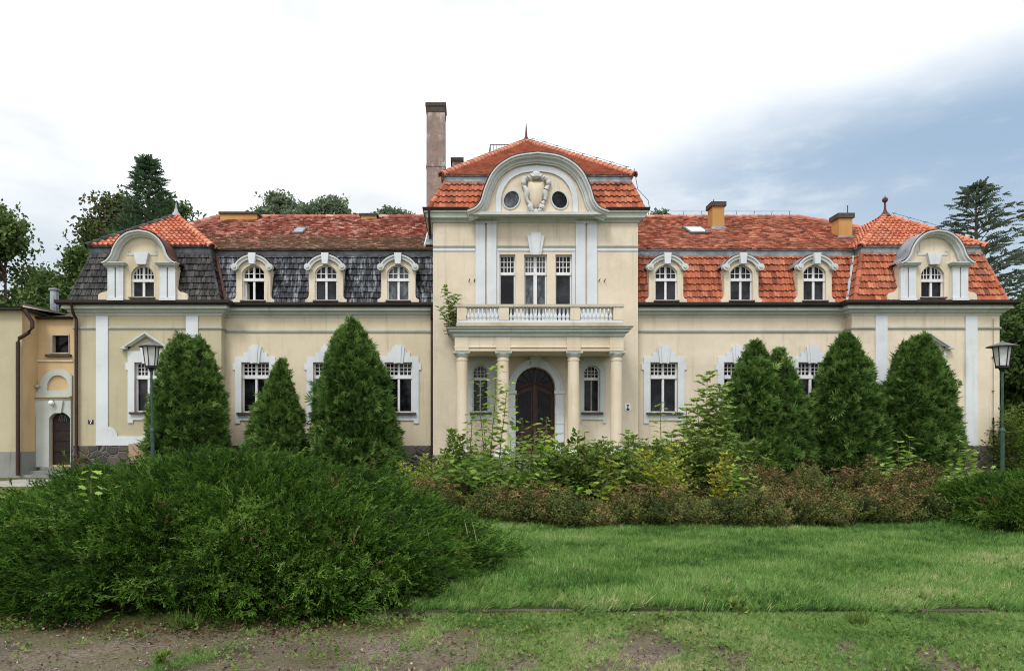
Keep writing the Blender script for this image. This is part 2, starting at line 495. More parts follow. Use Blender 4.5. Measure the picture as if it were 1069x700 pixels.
# ------------------------------------------------------------------ tiled roof surfaces
def tiles(name, mat, parent, poly, tw, th, kind='pan', lift=.035, stagger=False, jit=.006, tv=.26, cut=()):
    """real overlapping tiles over a convex planar polygon whose first edge is the eave, left to right"""
    P = [Vector(p) for p in poly]
    u = (P[1] - P[0]).normalized()
    n = u.cross(P[-1] - P[0]).normalized()
    v = n.cross(u).normalized()
    uv = [((p - P[0]).dot(u), (p - P[0]).dot(v)) for p in P]
    u0, u1 = min(a for a, b in uv), max(a for a, b in uv)
    v1 = max(b for a, b in uv)
    if kind == 'pan':
        prof = [(0, .020), (.12, .050), (.28, .062), (.44, .046), (.62, .010), (.80, .000), (1.0, .020)]
    elif kind == 'flat':
        prof = [(0, -.02), (.05, .012), (.5, .016), (.95, .012), (1.0, -.02)]
    else:
        prof = [(0, .002), (.05, .010), (.95, .010), (1, .002)]
    k = len(prof)
    vs, fs, ti = [], [], []
    rows = int(v1 / th) + 2; cols = int((u1 - u0) / tw) + 3
    for r in range(rows):
        dv = r * th
        sh = (tw / 2 if (stagger and r % 2) else 0) - tw
        for c in range(cols):
            du = u0 + sh + c * tw
            j1 = rnd.uniform(-jit, jit); j2 = rnd.uniform(-jit, jit) * 1.5; jv = rnd.uniform(-jit, jit)
            t = min(1, max(0, rnd.gauss(.5, tv)))
            b = len(vs)
            for row in range(3):
                for a, h in prof:
                    q = P[0] + u * (du + a * tw)
                    tip = -.25 * th * (1 - (2 * abs(a - .5)) ** 2) if kind == 'beaver' and row < 2 else 0
                    if row == 0: q = q + v * (dv + jv + tip) + n * (h * .4)
                    elif row == 1: q = q + v * (dv + jv + tip) + n * (h + lift + j1 + j2 * (a - .5))
                    else: q = q + v * (dv + th * 1.06) + n * (h * .9 + .002)
                    vs.append(q)
            for row in range(2):
                for i in range(k - 1):
                    fs.append((b + row * k + i, b + row * k + i + 1, b + (row + 1) * k + i + 1, b + (row + 1) * k + i)); ti.append(t)
    me = bpy.data.meshes.new(name)
    off = OFF[parent.name]
    me.from_pydata([p - off for p in vs], [], fs)
    bm = bmesh.new(); bm.from_mesh(me)
    lay = bm.faces.layers.float.new('tint')
    bm.faces.ensure_lookup_table()
    for f, t in zip(bm.faces, ti): f[lay] = t
    m = len(P)
    for i in range(m):
        a, b = P[i] - off, P[(i + 1) % m] - off
        if (b - a).length < 1e-4: continue
        no = (b - a).cross(n).normalized()
        slack = .05 if i == 0 else 0.0
        bmesh.ops.bisect_plane(bm, geom=list(bm.verts) + list(bm.edges) + list(bm.faces), plane_co=a + no * slack, plane_no=no, clear_outer=True)
    if cut:                                          # openings where dormers stand
        dead = []
        for f in bm.faces:
            q = f.calc_center_median() + off
            if any(x0 < q.x < x1 and z0 < q.z < z1 for x0, x1, z0, z1 in cut): dead.append(f)
        bmesh.ops.delete(bm, geom=dead, context='FACES')
    bm.to_mesh(me); bm.free()
    me.materials.append(mat)
    me.shade_smooth(); me.set_sharp_from_angle(angle=R(40))
    return link(name, me, parent)

def ridge(name, mat, parent, p0, p1, r=.11, ln=.36):
    """overlapping half-round ridge tiles along a hip or a ridge"""
    p0, p1 = Vector(p0), Vector(p1)
    L = (p1 - p0).length; t = (p1 - p0) / L
    side = t.cross(Vector((0, 0, 1))).normalized(); upv = side.cross(t).normalized()
    vs, fs, ti = [], [], []
    cnt = max(1, round(L / ln)); ln = L / cnt; k = 7
    for c in range(cnt):
        tint = min(1, max(0, rnd.gauss(.55, .2))); b = len(vs)
        for a, rr in ((c * ln - .03, r * 1.12), (c * ln - .03, r * .7), (c * ln + ln, r * .9)):
            pass
        for a, rr in ((c * ln - .035, r * .80), (c * ln - .035, r * 1.16), (c * ln + ln + .01, r * .92)):
            for i in range(k):
                g = PI * (i / (k - 1)) * 1.16 - .08 * PI
                vs.append(p0 + t * a + side * (rr * math.cos(g)) + upv * (rr * math.sin(g) - .02))
        for row in range(2):
            for i in range(k - 1):
                fs.append((b + row * k + i, b + row * k + i + 1, b + (row + 1) * k + i + 1, b + (row + 1) * k + i)); ti.append(tint)
    me = bpy.data.meshes.new(name); off = OFF[parent.name]
    me.from_pydata([p - off for p in vs], [], fs)
    at = me.attributes.new('tint', 'FLOAT', 'FACE'); at.data.foreach_set('value', ti)
    me.materials.append(mat); me.shade_smooth(); me.set_sharp_from_angle(angle=R(50))
    return link(name, me, parent)
# ================================================================== THE MANOR HOUSE
house = thing('manor_house', 'long cream manor house with red mansard roofs and a columned porch in the middle', 'house', (0, 0, 0))
YP, YC = -0.45, -0.60                # fronts of the end pavilions and of the middle block (wings at 0)
XP, HP = 15.07, 2.86                 # pavilion axis, half width
XC0, XC1 = X(452, YC), X(666, YC)    # middle block
Z_PL = 1.20                          # top of the stone base
Z_WALL = 6.62

def surround_poly(cx, z0, z1, hw, scale=1.0):
    """outline of the painted window surround with ears, steps and dropped ends (front view)"""
    a, b = hw + .26, hw + .34
    L = [(b - .08, z0 - .40), (a, z0 - .40)]
    return L
def ground_window(cx, Y, z0, z1, hw, label=None, pediment=False, sash_open=False, surround=True):
    """two casements under a glazed transom, painted surround, sill, fan keystone"""
    zt = z1 - .56                                    # transom
    m = MB()
    y0, y1 = Y + .13, Y + .20
    m.holed(rect(cx - hw, cx + hw, z0, z1), [rect(cx - hw + .06, cx - .045, z0 + .06, zt - .09), rect(cx + .045, cx + hw - .06, z0 + .06, zt - .09),
             rect(cx - hw + .06, cx - .045, zt + .07, z1 - .05), rect(cx + .045, cx + hw - .06, zt + .07, z1 - .05)], y0, y1, True)
    m.box(cx - hw + .005, cx + hw - .005, y0 - .04, y0 - .002, zt - .08, zt + .06)
    m.box(cx - .04, cx + .04, y0 - .025, y0 - .002, z0 + .02, zt - .085)
    for sx in (-1, 1):
        xa, xb = (cx - hw + .06, cx - .045) if sx < 0 else (cx + .045, cx + hw - .06)
        for i in (1, 2):
            xx = xa + (xb - xa) * i / 3
            m.box(xx - .014, xx + .014, y0 + .012, y1 - .012, zt + .07, z1 - .05)
            zz = zt + .07 + (z1 - .05 - zt - .07) * i / 3
            m.box(xa, xb, y0 + .016, y1 - .016, zz - .014, zz + .014)
    w = m.build('window', M['frame'], house, smooth=0)
    if label: w['label'] = label
    MB().box(cx - hw + .01, cx + hw - .01, Y + .205, Y + .22, z0 + .01, z1 - .01).build('pane', M['glass'], w, smooth=0)
    MB().box(cx - hw - .16, cx + hw + .16, Y - .16, Y + .13, z0 - .075, z0).build('sill', M['sillwood'], w, smooth=0)
    if not surround: return w
    a, b = hw + .255, hw + .34
    zs = z1 + .21
    if not pediment:
        o = [(-b, z0 - .40), (-a + .16, z0 - .40), (-a + .16, z0 - .30), (a - .16, z0 - .30), (a - .16, z0 - .40), (b, z0 - .40), (b, z0 - .36)]
        o = [(-a, z0 - .42), (-a + .20, z0 - .42), (-a + .20, z0 - .30), (a - .20, z0 - .30), (a - .20, z0 - .42), (a, z0 - .42),
             (a, z1 - .30), (b, z1 - .30), (b, z1 - .05), (a, z1 - .05), (a, zs), (.46, zs), (.46, zs + .16), (.30, zs + .16), (.30, zs + .28),
             (-.30, zs + .28), (-.30, zs + .16), (-.46, zs + .16), (-.46, zs), (-a, zs), (-a, z1 - .05), (-b, z1 - .05), (-b, z1 - .30), (-a, z1 - .30)]
    else:
        o = [(-a, z0 - .42), (-a + .20, z0 - .42), (-a + .20, z0 - .30), (a - .20, z0 - .30), (a - .20, z0 - .42), (a, z0 - .42),
             (a, z1 - .30), (b, z1 - .30), (b, z1 - .02), (a, z1 - .02), (a, zs + .22), (-a, zs + .22), (-a, z1 - .02), (-b, z1 - .02), (-b, z1 - .30), (-a, z1 - .30)]
    MB().holed([(cx + x, z) for x, z in o], [rect(cx - hw, cx + hw, z0 - .07, z1)], Y - .05, Y + .0).build('surround', M['white'], w, smooth=0)
    k = MB(); kz = zs + (.40 if not pediment else .42)
    k.prism([(cx - .17, z1 - .05), (cx + .17, z1 - .05), (cx + .25, kz), (cx - .25, kz)], Y - .10, Y - .052)
    k.prism([(cx - .09, z1 - .03), (cx + .09, z1 - .03), (cx + .14, kz + .06), (cx - .14, kz + .06)], Y - .13, Y - .102)
    k.build('keystone', M['white'], w, smooth=0)
    if pediment:
        p = MB(); pw = .98; zb = zs + .22; ap = zb + .72
        sec = [(0, Y - .02), (0, Y - .24), (.06, Y - .24), (.06, Y - .19), (.13, Y - .15), (.13, Y - .02)]
        p.sweep([(cx - pw + .24, zb + .06), (cx - pw, zb + .06), (cx, ap), (cx + pw, zb + .06), (cx + pw - .24, zb + .06)], sec, 'xz')
        p.build('pediment', M['mould'], w, smooth=0)
    return w

# ---- walls
gz0, gz1, ghw = Z(430.5), Z(378), .545
wing_l = [X(p) for p in (266.7, 341.5, 416)]
wing_r = [X(p) for p in (693, 770, 847.4)]
for xs, xa, xb, mt in ((wing_l, -XP + HP - .02, XC0 + .01, 'cream_dull'), (wing_r, XC1 - .01, XP - HP + .02, 'cream')):
    MB().holed(rect(xa, xb, Z_PL, Z_WALL), [rect(x - ghw, x + ghw, gz0, gz1) for x in xs], 0, .35).build('wall', M[mt], house, smooth=0)
    for x in xs: ground_window(x, 0, gz0, gz1, ghw)
    MB().box(xa, xb, -.03, .3, -.2, Z_PL - .003).build('stone_base', M['stone'], house, smooth=0)
    MB().sweep([(xa, 0), (xb, 0)], [(-.01, 5.64), (.05, 5.66), (.05, 5.71), (.03, 5.74), (-.01, 5.74)], 'xy').build('string_course', M['line'], house, smooth=0)
pz0, pz1, phw = Z(430, YP), Z(378, YP), .49
for sgn, mt in ((-1, 'ochre'), (1, 'cream')):
    cx = sgn * XP
    w = MB().holed(rect(cx - HP, cx + HP, Z_PL, Z_WALL), [rect(cx - phw, cx + phw, pz0, pz1)], YP, YP + .35)
    w.box(cx - HP, cx - HP + .3, YP + .352, 12, Z_PL, Z_WALL).box(cx + HP - .3, cx + HP, YP + .352, 3 if sgn < 0 else 12, Z_PL, Z_WALL)
    w.build('wall', M[mt], house, smooth=0)
    ground_window(cx, YP, pz0, pz1, phw, pediment=True)
    b = MB().box(cx - HP - .05, cx + HP + .05, YP - .05, YP + .30, -.2, Z_PL - .003).box(cx - HP - .05, cx - HP + .3, YP + .302, 12, -.2, Z_PL - .003).box(cx + HP - .3, cx + HP + .05, YP + .302, 12, -.2, Z_PL - .003)
    b.build('stone_base', M['stone'], house, smooth=0)
    MB().sweep([(cx - HP, 3), (cx - HP, YP), (cx + HP, YP), (cx + HP, .0)], [(-.01, 5.70), (.05, 5.72), (.05, 5.77), (.03, 5.80), (-.01, 5.80)], 'xy').build('string_course', M['line'], house, smooth=0)
    # painted frame strips: two uprights joined by a band that rounds into them
    for s2 in (-1, 1):
        x0 = cx + s2 * 1.74
        MB().box(x0 - .23, x0 + .23, YP - .055, YP, Z_PL + .02, 6.22).build('pilaster', M['white'], house, smooth=0)
    zb = Z_PL + .02
    pts = [(-1.508, zb), (1.508, zb), (1.508, zb + .75)]
    for i in range(7): a = PI / 2 * i / 6; pts.append((1.508 - .38 + .38 * math.cos(a) - .0, zb + .75 - .38 * math.sin(a)))
    pts = [(-1.508, zb), (1.508, zb), (1.508, zb + .72)]
    for i in range(1, 7): a = PI / 2 * i / 6; pts.append((1.508 - .36 * math.sin(a), zb + .72 - .36 * (1 - math.cos(a)) - .0))
    for i in range(0, 7): a = PI / 2 * (6 - i) / 6; pts.append((-1.508 + .36 * math.sin(a), zb + .72 - .36 * (1 - math.cos(a))))
    MB().prism([(cx + x, z) for x, z in pts], YP - .053, YP - .001).build('base_band', M['white'], house, smooth=0)
    if sgn < 0:                                       # patch of bare brick where the render has fallen off, stepped top
        MB().prism([(cx - .70, .55), (cx + .55, .55), (cx + .55, Z_PL + .33), (cx + .28, Z_PL + .33), (cx + .28, Z_PL + .2), (cx - .12, Z_PL + .2), (cx - .12, Z_PL + .08), (cx - .70, Z_PL + .08)],
                   YP - .07, YP - .01).build('bare_brick_patch', M['brick'], house, smooth=0)
# rear body so the house is a closed volume
MB().box(-XP + HP - .3, XP - HP + .3, 11.6, 12, -.2, Z_WALL).build('rear_wall', M['cream_dull'], house, smooth=0)

# ---- main cornice and gutter, stepping round the pavilions
SEC = [(-.01, 6.23), (.04, 6.25), (.04, 6.30), (.14, 6.36), (.17, 6.42), (.32, 6.47), (.32, 6.57), (.39, 6.61), (.39, 6.64), (-.01, 6.64)]
GUT = [(.30, 6.60), (.42, 6.60), (.48, 6.66), (.48, 6.76), (.43, 6.76), (.30, 6.70)]
SEC = SEC[:6] + [(.295, 6.57), (.295, 6.64), (-.01, 6.64)]
path_l = [(-XP - HP, 3.5), (-XP - HP, YP), (-XP + HP, YP), (-XP + HP, 0), (XC0, 0)]
path_r = [(XC1, 0), (XP - HP, 0), (XP - HP, YP), (XP + HP, YP), (XP + HP, 12)]
for p in (path_l, path_r):
    MB().sweep(p, SEC, 'xy').build('cornice', M['mould'], house, smooth=0)
    MB().sweep(p, GUT, 'xy').build('gutter', M['gutter'], house, smooth=0)

# ---- roofs of the wings and pavilions
ZE, ZM, ZU = 6.70, 8.70, 8.98          # eave, top of the steep slope, foot of the upper slope
YE, YM, YU = -.30, .30, .16
RY, RZ = 6.0, 12.10                    # main ridge
LXR, RXR = X(227, RY), X(833, RY)      # ridge ends
PEB, PET = 2.92, 2.33                  # pavilion half widths at the eave and the break
PY0, PY1 = YP - .30, YP + .28
def plate(name, mat, quad, parent=house):
    return MB().add(quad, [tuple(range(len(quad)))]).build(name, M[mat], parent, normals=False, smooth=0)
CUT_L = [(X(p, -.4) - .50, X(p, -.4) + .50, 0, 8.2) for p in (264.5, 340.2, 415.8)]
CUT_R = [(X(p, -.4) - .50, X(p, -.4) + .50, 0, 8.2) for p in (695.5, 774, 850.5)]
slate_l = tiles('roof_slope', M['t_slate'], house, [(-XP + 2.0, YE, ZE), (XC0, YE, ZE), (XC0, YM, ZM), (-XP + 2.0, YM, ZM)], .185, .255, 'flat', .045, True, .010, .30, CUT_L)
slope_r = tiles('roof_slope', M['t_orange'], house, [(XC1, YE, ZE), (XP - 2.0, YE, ZE), (XP - 2.0, YM, ZM), (XC1, YM, ZM)], .20, .285, 'pan', .06, False, .012, .22, CUT_R)
up_l = tiles('roof_slope', M['t_mossy'], house, [(-XP + 1.2, YU, ZU), (XC0 + .55, YU, ZU), (XC0 + .55, RY, RZ), (LXR, RY, RZ), (-XP + .2, 2.2, ZU + (2.2 - YU) * (RZ - ZU) / (RY - YU))], .20, .155, 'beaver', .040, True, .022, .34)
up_r = tiles('roof_slope', M['t_brown'], house, [(XC1 - .3, YU, ZU), (XP - 1.3, YU, ZU), (XP - .2, 2.2, ZU + (2.2 - YU) * (RZ - ZU) / (RY - YU)), (RXR, RY, RZ), (XC1 - .3, RY, RZ)], .20, .165, 'beaver', .038, True, .012, .34)
ridge('ridge_tiles', M['t_mossy'], house, (LXR, RY, RZ), (XC0 + .2, RY, RZ), .13, .38)
ridge('ridge_tiles', M['t_brown'], house, (XC1 - .6, RY, RZ), (RXR, RY, RZ), .12, .38)
# rear slopes and hipped ends
sl = (RZ - ZU) / (RY - YU)
LX, RX = -XP - PET, XP + PET
plate('rear_roof', 't_brown', [(LXR, RY, RZ), (RXR, RY, RZ), (RX, 12, ZU), (LX, 12, ZU)])
plate('rear_roof', 't_brown', [(LXR, RY, RZ), (LX, 12, ZU), (LX, YU, ZU)])
plate('rear_roof', 't_brown', [(RXR, RY, RZ), (RX, YU, ZU), (RX, 12, ZU)])
plate('rear_roof', 't_brown', [(LXR, RY, RZ), (LX, YU, ZU - .05), (-XP + 1.5, YU, ZU - .05)])
plate('rear_roof', 't_brown', [(RXR, RY, RZ), (XP - 1.5, YU, ZU - .05), (RX, YU, ZU - .05)])
ridge('hip_tiles', M['t_mossy'], house, (LX + 1.6, YU + 3.4, ZU + 3.4 * sl * .98), (LXR, RY, RZ), .13, .4)
ridge('hip_tiles', M['t_brown'], house, (RXR, RY, RZ), (RX - 1.4, YU + 2.4, ZU + 2.4 * sl), .12, .4)
for xa, xb, mt in ((-XP + 2.0, XC0, 'dark_zinc'), (XC1, XP - 2.0, 'zinc')):
    MB().sweep([(xa, YM), (xb, YM)], [(-.05, ZM - .02), (.03, ZM - .02), (.05, ZM + .08), (.02, ZM + .10), (.02, ZU - .06), (.10, ZU - .03), (.10, ZU), (-.05, ZU)], 'xy').build('zinc_band', M[mt], house, smooth=0)
# flashing where the left wing roof meets the middle block
MB().add([(X(444, 0), YU + .1, ZU + .2), (XC0 + .4, YU + .1, ZU + .2), (XC0 + .4, RY, RZ + .12), (X(444, 0), RY, RZ + .12)], [(0, 1, 2, 3)]).build('flashing', M['zinc'], house, smooth=0)
MB().tube([(X(443, 0), YU, ZU + .13), (X(443, 0) , RY, RZ + .17)], .045, 6).build('flashing_strip', M['white'], house)
for sgn, mlow, mup, mhip, zb in ((-1, 't_slate2', 't_bright', 't_slate2', 'dark_zinc'), (1, 't_orange', 't_bright', 't_orange', 'zinc')):
    cx = sgn * XP
    e, t_ = PEB, PET
    tiles('roof_slope', M[mlow], house, [(cx - e, PY0, ZE), (cx + e, PY0, ZE), (cx + t_, PY1, ZM), (cx - t_, PY1, ZM)],
          .20 if sgn > 0 else .19, .285 if sgn > 0 else .27, 'pan' if sgn > 0 else 'flat', .06 if sgn > 0 else .045, sgn < 0, .010, .28, [(cx - .62, cx + .62, 0, 8.42)])
    for s2 in (-1, 1):
        xb_, xt = cx + s2 * e, cx + s2 * t_
        yb = 12.0 if s2 == sgn else .6
        q = [(xb_, yb, ZE), (xb_, PY0, ZE), (xt, PY1, ZM), (xt, yb, ZM)]
        if s2 > 0: q = [(xb_, PY0, ZE), (xb_, yb, ZE), (xt, yb, ZM), (xt, PY1, ZM)]
        tiles('roof_slope', M[mlow], house, q, .21, .33 if sgn > 0 else .27, 'pan' if sgn > 0 else 'flat', .04, sgn < 0)
        ridge('hip_tiles', M[mhip], house, (xb_, PY0, ZE + .03), (xt, PY1, ZM), .10 if sgn > 0 else .06, .34)
    # valley metal between the pavilion and the wing
    xi0, xi1 = cx - sgn * (e + .02), cx - sgn * (t_ + .02)
    MB().tube([(xi0 - sgn * .05, YE - .02, ZE + .02), (xi1 - sgn * .05, YM - .02, ZM)], .085, 6).build('valley_metal', M['zinc' if sgn > 0 else 'rust'], house)
    MB().sweep([(cx - t_, 4 if sgn < 0 else .4), (cx - t_, PY1), (cx + t_, PY1), (cx + t_, .4 if sgn < 0 else 4)],
               [(-.05, ZM - .02), (.03, ZM - .02), (.05, ZM + .07), (.02, ZM + .09), (.02, ZU - .06), (.11, ZU - .03), (.11, ZU), (-.05, ZU)], 'xy').build('zinc_band', M[zb], house, smooth=0)
    # upper pyramid, its ridge running back into the main roof
    o = t_ + .10; ya = PY1 - .12; ap = (cx, ya + o, 10.92); bk = (cx, 5.0, 10.92)
    mback = 't_bright'
    tiles('roof_slope', M[mup], house, [(cx - o, ya, ZU), (cx + o, ya, ZU), ap], .20, .27, 'pan', .06, False, .010)
    tiles('roof_slope', M[mup], house, [(cx - o, 5.0, ZU), (cx - o, ya, ZU), ap, bk], .20, .27, 'pan', .06, False, .010)
    tiles('roof_slope', M[mup], house, [(cx + o, ya, ZU), (cx + o, 5.0, ZU), bk, ap], .20, .27, 'pan', .06, False, .010)
    outer = 't_slate2' if sgn < 0 else 't_bright'
    ridge('hip_tiles', M['t_slate2'] if sgn < 0 else M['t_bright'], house, (cx - o, ya, ZU), ap, .14, .34)
    ridge('hip_tiles', M['t_bright'], house, (cx + o, ya, ZU), ap, .14, .34)
    f = MB()
    if sgn < 0:
        f.lathe(ap[0], ap[1], [(.24, 10.88), (.17, 10.98), (.09, 11.10), (.045, 11.26), (.025, 11.42), (.010, 11.48)], 8)
        f.build('finial', M['zinc'], house)
    else:
        f.lathe(ap[0], ap[1], [(.30, 10.86), (.17, 10.98), (.08, 11.10), (.045, 11.22), (.038, 11.48), (.045, 11.52)], 10)
        f.ball((ap[0], ap[1], 11.60), .115, 10).lathe(ap[0], ap[1], [(.025, 11.7), (.01, 11.80)], 6)
        f.build('finial', M['rust'], house)

# ---- dormers of the wings
def arch_up(cx, hw, zs, rise, n=12):
    return [(cx + hw * math.cos(PI * i / n), zs + rise * math.sin(PI * i / n)) for i in range(n + 1)]
def segment(cx, hw, zs, rise, n=12):
    """flat segmental arch from right to left"""
    r = (hw * hw + rise * rise) / (2 * rise); a = math.asin(min(1, hw / r))
    return [(cx + r * math.sin(a - 2 * a * i / n), zs + rise - r + r * math.cos(a - 2 * a * i / n)) for i in range(n + 1)]
def arched_window(parent, cx, Y, z0, zt, zs, hw, rise, cols=2, rows=2, glass='glass', opened=None, mull=.04):
    """arched window: frame with a glazed light above the transom, two casements below"""
    m = MB(); y0, y1 = Y + .10, Y + .16
    inner = segment(cx, hw - .05, zs, rise - .04)
    outer = [(cx - hw, z0), (cx + hw, z0)] + segment(cx, hw, zs, rise)
    hole_b = []
    for sx in (-1, 1):
        xa, xb = (cx - hw + .05, cx - mull) if sx < 0 else (cx + mull, cx + hw - .05)
        hole_b.append(rect(xa, xb, z0 + .05, zt - .06))
    def top(x): return max(zs - .02, np.interp(x, [p[0] for p in inner[::-1]], [p[1] for p in inner[::-1]]))
    for sx in (-1, 1):
        xa, xb = (cx - hw + .05, cx - mull) if sx < 0 else (cx + mull, cx + hw - .05)
        xs = np.linspace(xb, xa, 7)
        hole_b.append([(xa, zt + .06), (xb, zt + .06)] + [(x, top(x)) for x in xs])
    m.holed(outer, hole_b, y0, y1, True)
    m.box(cx - hw + .005, cx + hw - .005, y0 - .035, y0 - .002, zt - .055, zt + .055)
    for sx in (-1, 1):
        xa, xb = (cx - hw + .05, cx - mull) if sx < 0 else (cx + mull, cx + hw - .05)
        for i in range(1, cols):
            xx = xa + (xb - xa) * i / cols
            m.box(xx - .013, xx + .013, y0 + .012, y1 - .012, zt + .055, top(xx) + .01)
        for j in range(1, rows):
            zz = zt + .06 + (zs + rise * .55 - zt - .06) * j / rows
            m.box(xa, xb, y0 + .016, y1 - .016, zz - .013, zz + .013)
    if opened:                                       # one casement swung inwards
        xx = cx - hw + .07 if opened < 0 else cx + hw - .07
        m.box(xx, xx + .045, y1 + .002, y1 + .40, z0 + .05, zt - .07)
    w = m.build('window', M['frame'], parent, smooth=0)
    OFF[w.name] = OFF[parent.name]
    return w, outer
def dormer(pc, Y, open_side=None, metal='zinc', glass='glass', sc_=1.0):
    cx = X(pc, Y)
    z0, zt, zs = Z(313.5, Y), Z(291.5, Y), Z(284, Y); rise = Z(276.6, Y) - zs; hw = .435
    zb = ZE + .02
    # body outline: flared foot, straight cheeks, segmental top
    bw, fw = .66, .80
    top = segment(cx, bw, Z(281, Y), Z(269.5, Y) - Z(281, Y))
    L = [(cx - fw, zb), (cx + fw, zb), (cx + fw, zb + .16)]
    for i in range(1, 6): a = PI / 2 * i / 5; L.append((cx + fw - (fw - bw) * math.sin(a) , zb + .16 + .20 * (1 - math.cos(a)) + .0))
    Rr = [(2 * cx - x, z) for x, z in L[:1:-1]]
    outline = L + top + Rr
    hole = [(cx - hw, z0), (cx + hw, z0)] + segment(cx, hw, zs, rise)
    d = MB().holed(outline, [hole], Y, Y + 1.05).build('dormer', M['cream'], house, smooth=0)
    w, outl = arched_window(d, cx, Y, z0, zt, zs, hw, rise, 2, 2, opened=open_side)
    if open_side: MB().prism(outl, Y + .62, Y + .64).build('dark_interior', M['void'], d, smooth=0)
    else: MB().prism([(cx + (x - cx) * .97, z) for x, z in outl], Y + .165, Y + .18).build('pane', M[glass], d, smooth=0)
    MB().box(cx - hw - .05, cx + hw + .05, Y - .12, Y + .09, z0 - .07, z0 - .004).build('sill', M['sillwood'], d, smooth=0)
    # hood moulding with scrolled ends, keystone
    hp = segment(cx, .71, Z(278.4, Y), Z(266.8, Y) - Z(278.4, Y), 16)
    h = MB().sweep(hp, [(-.15, Y - .10), (-.15, Y - .0), (.02, Y - .0), (.02, Y - .15), (-.04, Y - .15), (-.06, Y - .11), (-.12, Y - .10)], 'xz')
    for s2 in (-1, 1):
        c0 = (cx + s2 * .665, Z(279.3, Y) - .02)
        h.prism([(c0[0] + .135 * math.cos(2 * PI * i / 14), c0[1] + .135 * math.sin(2 * PI * i / 14)) for i in range(14)], Y - .24, Y - .012)
        h.prism([(c0[0] + .06 * math.cos(2 * PI * i / 10), c0[1] + .06 * math.sin(2 * PI * i / 10)) for i in range(10)], Y - .28, Y - .242)
    h.build('hood_moulding', M['hood'], d, smooth=40)
    zk = Z(265.2, Y)
    MB().prism([(cx - .105, Z(276.6, Y)), (cx + .105, Z(276.6, Y)), (cx + .14, zk), (cx - .14, zk)], Y - .24, Y - .005).build('keystone', M['white'], d, smooth=0)
    MB().sweep(segment(cx, .73, Z(278.4, Y), Z(266.8, Y) - Z(278.4, Y) + .02, 16), [(.0, Y - .0), (.04, Y - .13), (.04, Y + 1.9), (.0, Y + 1.9)], 'xz').build('dormer_roof', M[metal], d, smooth=40)
    return d
YD = -.40
a = dormer(264.5, YD, open_side=-1, metal='rust')
a['label'] = 'dormer whose lower sash is swung open'
dormer(340.2, YD, metal='rust'); dormer(415.8, YD, metal='rust', glass='curtain_reflection')  # last dormer: grey-blue reflection painted into its pane colour
for p in (695.5, 774, 850.5): dormer(p, YD, metal='zinc')

